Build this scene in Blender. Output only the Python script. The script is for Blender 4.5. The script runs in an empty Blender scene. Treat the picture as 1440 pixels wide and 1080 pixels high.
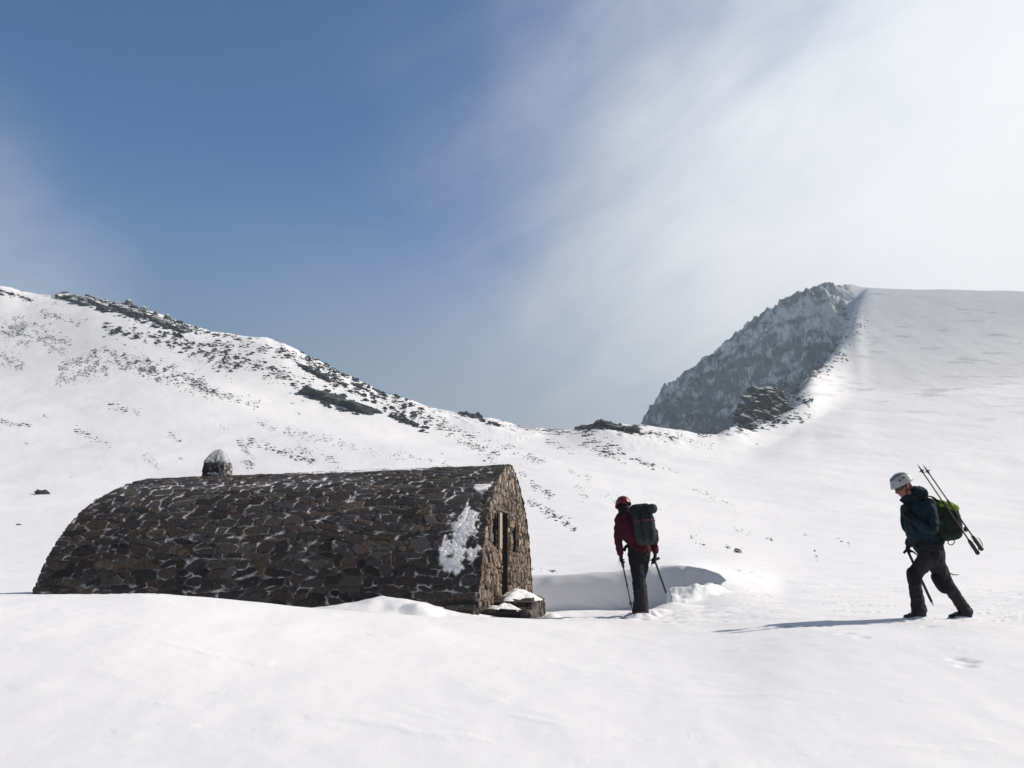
import bpy, math, random
import numpy as np
from mathutils import Vector
random.seed(7); RNG = np.random.default_rng(11)
R = math.radians
C = bpy.context.scene.collection
S = bpy.context.scene

# ------------------------------------------------------------------ camera, light, sky, exposure
EYE = 1.5
F = 1120.0                                   # focal length in photo pixels (1440 wide)
PITCH = math.atan((800 - 540) / F)
cam_d = bpy.data.cameras.new('camera'); cam = bpy.data.objects.new('camera', cam_d); C.objects.link(cam)
cam.location = (0, 0, EYE); cam.rotation_euler = (R(90) + PITCH, 0, 0)
cam_d.sensor_fit = 'HORIZONTAL'; cam_d.sensor_width = 36; cam_d.lens = 36 * F / 1440
cam_d.clip_start = 0.05; cam_d.clip_end = 8000
S.camera = cam
SUN_EL, SUN_AZ = R(37), R(6)                # azimuth measured from +x towards +y (to the right, a little behind)
sv = Vector((math.cos(SUN_EL) * math.cos(SUN_AZ), math.cos(SUN_EL) * math.sin(SUN_AZ), math.sin(SUN_EL)))
sl = bpy.data.lights.new('sun', 'SUN'); sl.energy = 4.6; sl.angle = R(1.0); sl.color = (1.0, 0.915, 0.83)
sun = bpy.data.objects.new('sun', sl); C.objects.link(sun)
sun.rotation_euler = (-sv).to_track_quat('-Z', 'Y').to_euler()
sun.location = (60, 20, 60)
S.view_settings.view_transform = 'Standard'; S.view_settings.look = 'None'
S.view_settings.gamma = 1; S.view_settings.exposure = 0.2

W = bpy.data.worlds.new('World'); S.world = W; W.use_nodes = True
def node_env(nt):
    N, L = nt.nodes, nt.links
    def n(t, **k):
        o = N.new(t)
        for a, v in k.items(): setattr(o, a, v)
        return o
    def setin(o, i, v):
        if hasattr(v, 'is_output') or isinstance(v, bpy.types.NodeSocket): L.new(v, o.inputs[i])
        else: o.inputs[i].default_value = v
    def m(op, a, b=0.0, c=0.0, clamp=False):
        o = n('ShaderNodeMath', operation=op, use_clamp=clamp)
        for i, v in enumerate((a, b, c)):
            if i < len(o.inputs): setin(o, i, v)
        return o.outputs[0]
    def ss(v, a, b, lo=0.0, hi=1.0):
        o = n('ShaderNodeMapRange', interpolation_type='SMOOTHSTEP')
        for i, w in enumerate((v, a, b, lo, hi)): setin(o, i, w)
        return o.outputs[0]
    def mix(f, a, b, bt='MIX'):
        o = n('ShaderNodeMix', data_type='RGBA', blend_type=bt)
        setin(o, 0, f)
        setin(o, 6, a if isinstance(a, bpy.types.NodeSocket) else (*a, 1)[:4])
        setin(o, 7, b if isinstance(b, bpy.types.NodeSocket) else (*b, 1)[:4])
        return o.outputs[2]
    def noise(vec, scale, detail=4, rough=.5, dist=0.0):
        o = n('ShaderNodeTexNoise'); 
        if vec is not None: L.new(vec, o.inputs['Vector'])
        o.inputs['Scale'].default_value = scale; o.inputs['Detail'].default_value = detail
        o.inputs['Roughness'].default_value = rough; o.inputs['Distortion'].default_value = dist
        return o.outputs[0]
    return n, setin, m, ss, mix, noise, L
nt = W.node_tree; nt.nodes.clear()
n, setin, m, ss, mix, noise, L = node_env(nt)
sky = n('ShaderNodeTexSky', sky_type='NISHITA', sun_disc=False)
sky.sun_elevation = SUN_EL; sky.sun_rotation = R(90) - SUN_AZ
sky.altitude = 3000; sky.air_density = 1.0; sky.dust_density = 0.6; sky.ozone_density = 1.6
tc = n('ShaderNodeTexCoord').outputs['Generated']
sep = n('ShaderNodeSeparateXYZ'); L.new(tc, sep.inputs[0]); X, Y, Z = sep.outputs
# high veil of thin cloud: long fibres rising to the right, thicker towards the sun and the horizon
CA, SA = math.cos(R(29)), math.sin(R(29))
sa = m('ADD', m('MULTIPLY', X, CA), m('MULTIPLY', Z, SA)); sb = m('SUBTRACT', m('MULTIPLY', Z, CA), m('MULTIPLY', X, SA))
def cvec(ka, kb, off):
    cv = n('ShaderNodeCombineXYZ'); L.new(m('MULTIPLY', sa, ka), cv.inputs[0]); L.new(m('ADD', m('MULTIPLY', sb, kb), off), cv.inputs[1]); L.new(m('MULTIPLY', Y, 1.0), cv.inputs[2]); return cv.outputs[0]
n1 = noise(cvec(1.3, 2.6, 0.0), 1.6, 4, .5, .4); n2 = noise(cvec(1.0, 3.4, 3.0), 3.2, 7, .6, .5); n3 = noise(cvec(1, 1.3, 8.0), 7.0, 6, .6, .3)
bias = m('ADD', m('MULTIPLY', X, 1.35), m('MULTIPLY', Z, -1.05))
nz = m('ADD', m('ADD', m('MULTIPLY', m('SUBTRACT', n1, .5), .48), m('MULTIPLY', m('SUBTRACT', n2, .5), .34)), m('MULTIPLY', m('SUBTRACT', n3, .5), .22))
bias = m('ADD', bias, nz)
veil = ss(bias, -0.90, 0.16)
dt = n('ShaderNodeVectorMath', operation='DOT_PRODUCT'); L.new(tc, dt.inputs[0]); dt.inputs[1].default_value = (-.605, .742, .300)
wisp = ss(m('ADD', dt.outputs['Value'], m('MULTIPLY', nz, .035)), .976, 1.006, 0.0, .6)                # pale wisp low at the far left
low = ss(m('ADD', Z, m('MULTIPLY', nz, -.10)), .50, .16, 0.0, .95)
front = ss(Y, -.15, .35)
cover = m('MULTIPLY', m('MAXIMUM', m('MAXIMUM', veil, wisp), low), front)
bright = ss(m('ADD', m('ADD', X, m('MULTIPLY', Z, .5)), m('MULTIPLY', nz, .42)), -.02, .68)
dim = mix(ss(X, -.5, .08), (3.0, 4.6, 6.4), (6.6, 7.4, 8.6))
bright = m('MAXIMUM', bright, m('MULTIPLY', wisp, .75))
ccol = mix(bright, dim, (17.0, 17.3, 17.8))
hue = mix(ss(Y, -.1, .4), mix(1.0, sky.outputs[0], (0.95, 1.0, 1.0), 'MULTIPLY'), mix(1.0, sky.outputs[0], (1.35, 2.05, 2.6), 'MULTIPLY'))
hue_c = mix(cover, hue, ccol)
bg = n('ShaderNodeBackground'); L.new(hue_c, bg.inputs[0]); bg.inputs[1].default_value = 0.05
wo = n('ShaderNodeOutputWorld'); L.new(bg.outputs[0], wo.inputs[0])

# ------------------------------------------------------------------ helpers
def P(c, r, y):
    """world point seen at photo pixel (c, r) at forward distance y"""
    dx = (c - 720) / F; up = (540 - r) / F
    dy = math.cos(PITCH) - up * math.sin(PITCH); dz = math.sin(PITCH) + up * math.cos(PITCH)
    return np.array([dx / dy * y, y, EYE + dz / dy * y])

def tagit(o, label=None, cat=None, group=None, kind=None):
    if label: o['label'] = label
    if cat: o['category'] = cat
    if group: o['group'] = group
    if kind: o['kind'] = kind
    return o
def empty(name, loc, label, cat, group=None):
    o = bpy.data.objects.new(name, None); C.objects.link(o); o.location = [float(q) for q in loc]
    o.empty_display_size = .2
    return tagit(o, label, cat, group)
def mesh_np(name, V, Fc, smooth=True, col=None, colname='Col'):
    me = bpy.data.meshes.new(name)
    V = np.ascontiguousarray(V, dtype=np.float32); Fc = np.ascontiguousarray(Fc, dtype=np.int32)
    k = Fc.shape[1]
    me.vertices.add(len(V)); me.vertices.foreach_set('co', V.ravel())
    me.loops.add(Fc.size); me.loops.foreach_set('vertex_index', Fc.ravel())
    me.polygons.add(len(Fc)); me.polygons.foreach_set('loop_start', np.arange(0, Fc.size, k, dtype=np.int32))
    me.polygons.foreach_set('loop_total', np.full(len(Fc), k, dtype=np.int32))
    me.update(calc_edges=True)
    me.polygons.foreach_set('use_smooth', np.full(len(Fc), smooth, dtype=bool))
    if col is not None:
        ca = me.color_attributes.new(colname, 'FLOAT_COLOR', 'POINT')
        c4 = np.ones((len(V), 4), np.float32); c4[:, :col.shape[1]] = col
        ca.data.foreach_set('color', c4.ravel())
    me.validate()
    return me
def link(name, me, mat, parent=None, label=None):
    o = bpy.data.objects.new(name, me); C.objects.link(o)
    if mat: 
        me.materials.clear()
        for mm in (mat if isinstance(mat, (list, tuple)) else [mat]): me.materials.append(mm)
    if parent is not None:
        o.parent = parent
    if label: o['label'] = label
    return o
def localise(V, parent):
    """world verts -> coordinates of an unrotated parent chain"""
    off = np.zeros(3); p = parent
    while p is not None:
        off += np.array(p.location); p = p.parent
    return V - off

# noise ------------------------------------------------------------
PERM = np.random.default_rng(3).permutation(4096).astype(np.int64)
GR = np.random.default_rng(4).normal(size=(4096, 3)).astype(np.float32); GR /= np.linalg.norm(GR, axis=1)[:, None]
def pn(x, y, z=0.0):
    x = np.asarray(x, np.float32); y = np.asarray(y, np.float32); z = np.broadcast_to(np.asarray(z, np.float32), x.shape)
    xi = np.floor(x).astype(np.int64); yi = np.floor(y).astype(np.int64); zi = np.floor(z).astype(np.int64)
    fx = x - xi; fy = y - yi; fz = z - zi
    def fd(t): return t * t * t * (t * (t * 6 - 15) + 10)
    ux, uy, uz = fd(fx), fd(fy), fd(fz)
    out = 0
    for a in (0, 1):
        wx = ux if a else 1 - ux
        pa = PERM[(xi + a) & 4095]
        for b in (0, 1):
            wy = uy if b else 1 - uy
            pb = PERM[(pa + yi + b) & 4095]
            for c in (0, 1):
                wz = uz if c else 1 - uz
                g = GR[PERM[(pb + zi + c) & 4095]]
                out = out + wx * wy * wz * (g[..., 0] * (fx - a) + g[..., 1] * (fy - b) + g[..., 2] * (fz - c))
    return out * 1.6
def fbm(x, y, z=0.0, o=4, g=.5):
    s = 0; a = 1.0; k = 1.0
    for i in range(o):
        s = s + a * pn(np.asarray(x) * k + 17.3 * i, np.asarray(y) * k - 5.1 * i, np.asarray(z) * k); a *= g; k *= 2.03
    return s
def ridged(x, y, z=0.0, o=4, g=.5):
    s = 0; a = 1.0; k = 1.0
    for i in range(o):
        s = s + a * (1 - 2 * np.abs(pn(np.asarray(x) * k + 31.7 * i, np.asarray(y) * k + 3.3 * i, np.asarray(z) * k))); a *= g; k *= 2.1
    return s
def sst(x, a, b):
    t = np.clip((x - a) / (b - a), 0, 1); return t * t * (3 - 2 * t)

# materials ----------------------------------------------------------
def material(name):
    mt = bpy.data.materials.new(name); mt.use_nodes = True; mt.node_tree.nodes.clear()
    env = node_env(mt.node_tree)
    n = env[0]
    b = n('ShaderNodeBsdfPrincipled'); o = n('ShaderNodeOutputMaterial'); mt.node_tree.links.new(b.outputs[0], o.inputs[0])
    return mt, b, env
def bump(env, b, h, strength, dist):
    n, setin, *_ , L = env
    bp = n('ShaderNodeBump'); bp.inputs['Strength'].default_value = strength; bp.inputs['Distance'].default_value = dist
    L.new(h, bp.inputs['Height']); L.new(bp.outputs[0], b.inputs['Normal'])
def mat_cloth(name, col, rough=.85, var=.35, scale=9, sheen=0.0, col2=None):
    mt, b, env = material(name); n, setin, m, ss, mix, noise, L = env
    tc = n('ShaderNodeTexCoord').outputs['Object']
    f = noise(tc, scale, 4, .6)
    d = tuple(q * (1 - var) for q in col); e = col2 or tuple(min(1, q * (1 + var)) for q in col)
    L.new(mix(f, d, e), b.inputs['Base Color']); b.inputs['Roughness'].default_value = rough
    b.inputs['Specular IOR Level'].default_value = .25
    bump(env, b, noise(tc, 55, 3, .6), .35, .01)
    return mt
def mat_plain(name, col, rough=.5, metal=0.0, spec=.5):
    mt, b, env = material(name); n, setin, m, ss, mix, noise, L = env
    tc = n('ShaderNodeTexCoord').outputs['Object']
    L.new(mix(noise(tc, 25, 3, .6), tuple(q * .75 for q in col), tuple(min(1, q * 1.2) for q in col)), b.inputs['Base Color'])
    b.inputs['Roughness'].default_value = rough; b.inputs['Metallic'].default_value = metal; b.inputs['Specular IOR Level'].default_value = spec
    return mt

SNOW = (.80, .80, .81)
def mat_terrain():
    mt, b, env = material('snow'); n, setin, m, ss, mix, noise, L = env
    tc = n('ShaderNodeTexCoord').outputs['Object']
    at = n('ShaderNodeVertexColor', layer_name='Col')
    sp = n('ShaderNodeSeparateColor'); L.new(at.outputs[0], sp.inputs[0])
    rockm, frost = sp.outputs[0], sp.outputs[1]
    fine = noise(tc, 1.1, 5, .7)
    rock = mix(fine, (.022, .038, .048), (.10, .145, .17))
    sn = mix(noise(tc, .35, 4, .6), (.78, .782, .79), (.82, .82, .825))
    L.new(mix(rockm, sn, rock), b.inputs['Base Color'])
    b.inputs['Roughness'].default_value = .7; b.inputs['Specular IOR Level'].default_value = .2
    h = m('ADD', m('MULTIPLY', noise(tc, 6, 4, .6), .6), m('MULTIPLY', noise(tc, 60, 3, .6), .12))
    bump(env, b, h, .14, .05)
    return mt
def mat_rock(name, c0, c1, snow_lo=.62, snow_hi=.8, sc=1.0, snowc=SNOW):
    """rock with snow lying on whatever faces the sky"""
    mt, b, env = material(name); n, setin, m, ss, mix, noise, L = env
    tc = n('ShaderNodeTexCoord').outputs['Object']
    ge = n('ShaderNodeNewGeometry'); sp = n('ShaderNodeSeparateXYZ'); L.new(ge.outputs['Normal'], sp.inputs[0])
    f = noise(tc, 2.5 * sc, 5, .7)
    k = m('ADD', sp.outputs[2], m('MULTIPLY', m('SUBTRACT', noise(tc, 3.7 * sc, 5, .75), .5), .9))
    L.new(mix(ss(k, snow_lo, snow_hi), mix(f, c0, c1), snowc), b.inputs['Base Color'])
    b.inputs['Roughness'].default_value = .85; b.inputs['Specular IOR Level'].default_value = .25
    bump(env, b, noise(tc, 9 * sc, 5, .7), .5, .15 / sc)
    return mt
def mat_masonry():
    mt, b, env = material('masonry'); n, setin, m, ss, mix, noise, L = env
    tc = n('ShaderNodeTexCoord').outputs['Object']
    at = n('ShaderNodeVertexColor', layer_name='Col')
    g = noise(tc, 14, 6, .75)
    c = mix(1.0, at.outputs[0], mix(g, (.55, .55, .56), (1.5, 1.48, 1.45)), 'MULTIPLY')
    L.new(c, b.inputs['Base Color'])
    b.inputs['Roughness'].default_value = .8; b.inputs['Specular IOR Level'].default_value = .3
    bump(env, b, noise(tc, 45, 5, .7), .6, .012)
    return mt
M_SNOW = mat_terrain(); M_MAS = mat_masonry()
M_ROCK = mat_rock('dark_frosted_rock', (.016, .020, .024), (.045, .052, .058), .86, 1.12, .8)
M_FROST = mat_rock('frost_covered_rock', (.04, .05, .05), (.16, .18, .18), .9, 1.3, 1.0)

# ------------------------------------------------------------------ terrain: one sheet, built from ridge and slope lines
# each line: (photo column, photo row, forward distance) -> real 3D point
LINES = [
 [(-400,1100,4.4),(720,1100,4.4),(1440,1105,4.4),(1800,1105,4.4)],
 [(-400,838,8.2),(0,838,8.8),(100,836,9.1),(200,835,9.4),(270,838,9.6),(330,846,9.8),(400,852,10),(470,858,10.2),(600,868,10.6),(740,871,11.2),(860,867,12.1),(960,866,12.1),(1018,867,11.5),(1100,870,10.4),(1300,871,9.95),(1440,868,9.95),(1800,862,10)],
 [(-400,850,11),(0,850,11),(200,855,11),(470,869,11.3),(600,868.5,11.4),(740,870,12.5),(860,868,13.5),(960,862,13.5),(1018,856,13),(1100,857,12.5),(1300,858,12.5),(1440,855,12.5),(1800,850,12.5)],
 [(-400,822,19),(0,822,20),(300,820,20),(600,812,20),(745,809,19.6),(800,808,19.6),(860,804,19.6),(905,796,20),(950,793,20),(985,796,20),(1030,809,19),(1100,824,19),(1440,830,19),(1800,830,19)],
 [(-400,802,34),(0,804,34),(600,797,34),(745,796,34),(850,792,34),(950,785,34),(1030,790,34),(1100,800,34),(1440,803,34),(1800,803,34)],
 [(-400,752,68),(0,755,68),(600,748,66),(850,750,66),(1100,764,68),(1440,770,70),(1800,770,70)],
 [(-400,672,130),(0,680,130),(400,685,125),(850,700,120),(1100,715,125),(1440,722,130),(1800,722,130)],
 [(-400,590,205),(0,600,205),(300,612,200),(760,648,185),(1000,665,190),(1100,664,200),(1440,665,215),(1800,665,215)],
 [(-400,500,310),(0,512,310),(200,520,300),(300,538,290),(450,580,270),(600,618,250),(760,632,245),(900,632,240),(1000,638,250),(1080,635,280),(1120,610,330),(1200,565,420),(1440,533,470),(1800,533,470)],
 [(-400,395,440),(0,409,430),(40,421,425),(80,425,422),(130,428,418),(180,438,414),(215,447,410),(260,464,400),(300,474,390),(340,479,385),(370,482,380),(400,491,375),(430,506,370),(480,531,360),(530,554,350),(580,571,340),(640,588,330),(690,592,325),(730,602,320),(770,608,318),(800,607,312),(840,600,306),(900,600,300),(940,605,305),(980,612,315),(1010,611,325),(1037,602,340),(1065,598,360),(1095,590,385),(1120,562,430),(1142,522,475),(1165,505,520),(1180,488,565),(1192,464,620),(1200,438,655),(1207,419,685),(1216,405,708),(1250,406,710),(1330,407,720),(1440,410,730),(1800,420,740)],
 [(-400,470,560),(600,680,560),(880,670,640),(905,640,745),(1000,650,690),(1090,630,645),(1120,600,630),(1142,565,625),(1165,535,640),(1180,510,655),(1192,474,665),(1200,444,680),(1207,420,700),(1216,405.5,720),(1250,407,725),(1440,412,745),(1800,422,760)],
 [(-400,560,800),(600,700,800),(870,660,900),(890,625,885),(905,590,870),(918,572,862),(932,551,855),(955,535,845),(975,520,838),(985,508,835),(1000,503,828),(1020,486,820),(1045,469,808),(1070,450,795),(1095,433,782),(1120,421,768),(1145,409,755),(1157,402,745),(1170,400,740),(1195,401,735),(1212,405.2,735),(1250,408,742),(1440,413,760),(1800,424,780)],
 [(-400,760,1300),(600,790,1300),(900,780,1350),(1000,700,1300),(1200,640,1200),(1440,640,1200),(1800,640,1200)],
]
az_f = np.arange(-37, 37.001, .072); 
az_s = np.concatenate([np.arange(-180, -64, 2.0), np.arange(-64, -37, .4), az_f, np.arange(37.3, 64, .4), np.arange(64, 180.1, 2.0)])
AZ = np.radians(az_s)
def seg(a, b, d): return list(np.arange(a, b, d))
RR = [0.02, .25]; q = .5
while q < 5: RR.append(q); q *= 1.013
RR += seg(5.0, 8.55, .032)
RR += seg(8.6, 14, .055); RR += seg(14, 21, .05)
q = 21.2
while q < 270: RR.append(q); q *= 1.013
RR += seg(272, 560, 1.6) + seg(560, 905, 1.05) + seg(910, 1000, 8) + [1040, 1090, 1150, 1220, 1300]
RR = np.array(RR); NA, NR = len(AZ), len(RR)
tt = np.tan(np.clip(AZ, -R(58), R(58)))
KR = []; KZ = []
side = np.abs(AZ)
damp = 1 - sst(side, R(50), R(95)) * .85       # slopes die away behind the camera
for ln in LINES:
    pts = np.array([P(*k) for k in ln]); t = pts[:, 0] / pts[:, 1]
    yy = np.interp(tt, t, pts[:, 1]); zz = np.interp(tt, t, pts[:, 2])
    KR.append(yy * np.sqrt(1 + np.minimum(tt, .8) ** 2)); KZ.append(zz * damp)
KR = np.stack([np.full(NA, .02)] + KR + [np.full(NA, 2600.)], 1); KZ = np.stack([np.full(NA, 0.0)] + KZ + [np.full(NA, -60.)], 1)
# smooth the lines a little sideways in the near field only
def pchip(x, y, q):
    h = np.diff(x); d = np.diff(y) / h; mm = np.zeros_like(y)
    w1 = 2 * h[1:] + h[:-1]; w2 = h[1:] + 2 * h[:-1]
    ok = d[1:] * d[:-1] > 0
    mm[1:-1] = np.where(ok, (w1 + w2) / (w1 / np.where(ok, d[:-1], 1) + w2 / np.where(ok, d[1:], 1)), 0)
    mm[0] = d[0]; mm[-1] = d[-1]
    i = np.clip(np.searchsorted(x, q) - 1, 0, len(h) - 1); s = (q - x[i]) / h[i]
    return ((1 + 2 * s) * (1 - s) ** 2 * y[i] + s * (1 - s) ** 2 * h[i] * mm[i] + s * s * (3 - 2 * s) * y[i + 1] + s * s * (s - 1) * h[i] * mm[i + 1])
def smooth_az(A, w):
    k = np.hanning(2 * w + 1); k /= k.sum(); pad = np.concatenate([np.repeat(A[:1], w), A, np.repeat(A[-1:], w)])
    return np.convolve(pad, k, 'valid')
i0, i1 = np.searchsorted(az_s, -36), np.searchsorted(az_s, 36)
for k in range(1, KR.shape[1] - 1):
    w = {2: 60, 4: 14, 10: 9, 11: 9, 12: 5}.get(k, 45)
    a, b = i0 - 0, i1
    for A in (KR, KZ):
        A[a:b, k] = smooth_az(A[:, k], w)[a:b]
ZZ = np.zeros((NA, NR))
for i in range(NA):
    ZZ[i] = pchip(KR[i], KZ[i], RR)
jn = int(np.searchsorted(RR, 13)); bl = (1 - sst(RR[:jn], 10.2, 12.8))[None]
Zs = np.stack([smooth_az(ZZ[:, j], 55) for j in range(jn)], 1); Zs[:i0 + 60] = ZZ[:i0 + 60, :jn]; Zs[i1 - 60:] = ZZ[i1 - 60:, :jn]
ZZ[:, :jn] = ZZ[:, :jn] * (1 - bl) + Zs * bl
XX = np.sin(AZ)[:, None] * RR[None]; YY = np.cos(AZ)[:, None] * RR[None]
RG = np.broadcast_to(RR[None], XX.shape)

def poly_sd(px, py, poly):
    poly = np.array(poly); d = np.full(px.shape, 1e9); ins = np.zeros(px.shape, bool)
    for k in range(len(poly)):
        a = poly[k]; b = poly[(k + 1) % len(poly)]; e = b - a
        t = np.clip(((px - a[0]) * e[0] + (py - a[1]) * e[1]) / (e @ e), 0, 1)
        d = np.minimum(d, np.hypot(px - a[0] - t * e[0], py - a[1] - t * e[1]))
        c = ((a[1] > py) != (b[1] > py)); xx = a[0] + (py - a[1]) * e[0] / (e[1] if e[1] else 1e-9)
        ins ^= c & (px < xx)
    return np.where(ins, -d, d)
# wind scoop beside the hut ------------------------------------------
SCOOP = [(-.3, 12.9), (-.6, 18.2), (-.6, 19.35), (.6, 19.35), (1.6, 19.3), (2.6, 19.25), (3.5, 19.2), (4.05, 19.05), (4.4, 18.75), (4.58, 18.2), (4.5, 17.3), (4.25, 16.5), (3.9, 15.8), (3.3, 15.0), (2.5, 14.0), (1.8, 13.3), (.8, 12.8)]
near = (RG > 6.5) & (RG < 24) & (np.abs(AZ)[:, None] < R(40))
nx, ny = XX[near], YY[near]; zb = ZZ[near]
wob = .14 * fbm(nx * .8, ny * .8, 2.2, 3)
sd = poly_sd(nx, ny, SCOOP) + wob * np.where(ny > 17, .12, 1)
steep = sst(ny, 15.6, 17.6)                                  # far wall is sheer, near lip is a ramp
wd = .9 * (1 - steep) + .16 * steep
f = 1 - sst(sd, -wd, .02)
floor = EYE - 1.08 + .05 * fbm(nx * .7, ny * .7, 0, 3) + sst(ny, 17.3, 18.9) * .12
lip = np.exp(-(sd / .35) ** 2) * (sd > -.05) * steep * .015
zb = zb * (1 - f) + np.minimum(floor, zb) * f + lip
# sunlit snow cone and low ramp inside the scoop
def cone(cx, cy, h, rx, ry, ang, p=1.0):
    dx, dy = nx - cx, ny - cy; ca, sa = math.cos(ang), math.sin(ang)
    a = (dx * ca + dy * sa) / rx; b = (-dx * sa + dy * ca) / ry
    return h * np.clip(1 - np.sqrt(a * a + b * b), 0, 1) ** p
def acone(cx, cy, h, rl, rr, rn, rf):
    dx, dy = nx - cx + .12 * (cy - ny), ny - cy; a = np.where(dx > 0, dx / rr, dx / rl); b = np.where(dy > 0, dy / rf, dy / rn)
    return h * np.clip(1 - (np.abs(a) ** 1.3 + np.abs(b) ** 1.3) ** (1 / 1.3) + .08 * fbm(nx * 3, ny * 3, 6, 3), 0, 1) ** 1.25
zb = zb + acone(3.02, 15.9, .78, .16, 1.25, 1.1, .35) + cone(2.72, 14.0, .14, .6, .3, .2, 1) + cone(2.2, 12.9, .10, .9, .3, .15)
# drift against the hut's near wall and little cones beside the steps
nx, ny = nx + .10 * fbm(nx * 3, ny * 3, 5, 2), ny + .05 * fbm(nx * 3, ny * 3, 8, 2)
zb = zb + cone(-1.75, 11.42, .30, 1.6, .55, .12, 1.0) + cone(-1.22, 11.10, .12, .34, .22, .3, 1.0) + cone(.60, 12.75, .12, .28, .3, 0, 1.0)
nx, ny = XX[near], YY[near]
# sastrugi, drift crust, small wind ripples
band = sst(RG[near], 8.3, 10.5) * (1 - sst(RG[near], 21, 24)) 
rt = sst(nx / ny, .18, .32)
wx = nx + .5 * fbm(nx * .35, ny * .35, 7, 2)
str_ = ridged(wx * .55, ny * 3.0, 5.5, 3)
flec = sst(fbm(wx * .5, ny * 4.0, 9.1, 4, .6) + .5 * fbm(nx * .5, ny * .6, 21, 2), .45, .8)
zb = zb + band * (rt * (.010 * sst(str_, .9, 1.6) + .020 * flec) + (1 - rt) * .010 * flec) * (1 - f)
tread = np.exp(-((ny - 12.2) / 1.1) ** 2) * np.exp(-((nx - 1.9) / 1.6) ** 2)
zb = zb + tread * .045 * fbm(nx * 2.2, ny * 3.2, 3.3, 4)
# footprints
for (c, r, dd) in [(1345,918,7.2),(1362,921,7.1),(1358,927,6.95),(1306,884,9.0),(1213,905,8.2),(1190,900,8.5),(1240,868,9.6),(930,880,11),(955,883,10.9),(905,877,11.5)]:
    p = P(c, r, dd); zb = zb - .024 * np.exp(-(((nx - p[0]) / .075) ** 2 + ((ny - p[1]) / .05) ** 2) ** 1.4)
ZZ[near] = zb
# undulations grow with distance
ZZ += sst(RG, 3, 9) * (.035 * fbm(XX * .35, YY * .35, 1.0, 3)) + .006 * fbm(XX * 1.6, YY * 1.1, 4.0, 3) * sst(RG, 1, 3)
fg = sst(RG, 2.6, 4.2) * (1 - sst(RG, 9.5, 12)); fm = (fg > .01) & (np.abs(AZ)[:, None] < R(40))
fx, fy = XX[fm] + .25 * YY[fm], YY[fm] + .35 * fbm(XX[fm] * .5, YY[fm] * .5, 12, 2)
ZZ[fm] += fg[fm] * (.0048 * sst(fbm(XX[fm] * .45, YY[fm] * .6, 15, 3), -.3, .5) * ridged(fx * .7, fy * 2.6, 2.4, 3, .55) + .004 * sst(fbm(fx * 1.6, fy * 4.5, 19, 3), .5, .75))
hill = sst(RG, 40, 160)
ZZ += hill * (.7 * fbm(XX * .022, YY * .022, 2.0, 4) + .05 * fbm(XX * .22, YY * .22, 8.0, 3))
# cliff relief on the far mountain
KI = lambda k: KR[:, k][:, None]
cl_col = sst(AZ, R(9.0), R(9.6)) * (1 - sst(AZ, R(23.0), R(24.7)))
cliff = sst(RG, KI(11) - 25, KI(11) + 35) * (1 - sst(RG, KI(12) + 10, KI(12) + 60)) * cl_col[:, None]
lipm = np.exp(-((RG - KI(10) + 6) / 30) ** 2) * (sst(AZ, R(14.5), R(16)) * (1 - sst(AZ, R(23), R(25))))[:, None]
lm2 = lipm > .02; ZZ[lm2] += lipm[lm2] * (3.2 * fbm(XX[lm2] * .045, YY[lm2] * .03, 6.6, 4, .6))
cm = cliff > .001
rx_, ry_, rz_ = XX[cm], YY[cm], ZZ[cm]
ang = 0.62; al = rx_ * math.cos(ang) + ry_ * math.sin(ang)
rel = 11 * (ridged(al * .012, rz_ * .004, rx_ * .004, 4, .55) - 1.0) + 6.0 * (ridged(rx_ * .05, ry_ * .05, rz_ * .05, 4, .6) - 1.0)
top_fade = .35 + .65 * sst(KI(12).repeat(NR, 1)[cm] - RG[cm], 0, 35)
ZZ[cm] += cliff[cm] * rel * top_fade
jag = 4.0 * fbm(rx_ * .09, ry_ * .09, 3, 4, .65) + 1.3 * (ridged(rx_ * .14, ry_ * .14, rz_ * .1, 3, .6) - 1); ZZ[cm] += cliff[cm] * jag
# rocky roughness of the left ridge and saddle
def ridge_band(k, w0, w1): return np.exp(-((RG - KI(k)) / np.where(RG < KI(k), w0, w1)) ** 2)
rb = ridge_band(10, 45, 15) * (1 - sst(AZ, R(12), R(14)))[:, None]
rbm = rb > .01
ZZ[rbm] += rb[rbm] * .9 * np.clip(ridged(XX[rbm] * .06, YY[rbm] * .06, 1.3, 4, .6) - .9, 0, 2)

# slope -> bare rock mask
gz_r = np.gradient(ZZ, axis=1) / np.gradient(RR)[None]
gz_a = np.gradient(ZZ, axis=0) / (np.gradient(AZ)[:, None] * np.maximum(RG, .1))
slope = np.hypot(gz_r, gz_a)
rock = np.zeros_like(ZZ)
nzr = .75 * fbm(XX[cm] * .05, YY[cm] * .05, ZZ[cm] * .08, 6, .75) + .55 * fbm(al * .075, rz_ * .014, 4.4, 4, .6)
rock[cm] = cliff[cm] * (.14 + .70 * sst(nzr * 1.3 + np.clip(slope[cm] - 1.5, -1, 1.5) * .10, -.05, .35))
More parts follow.
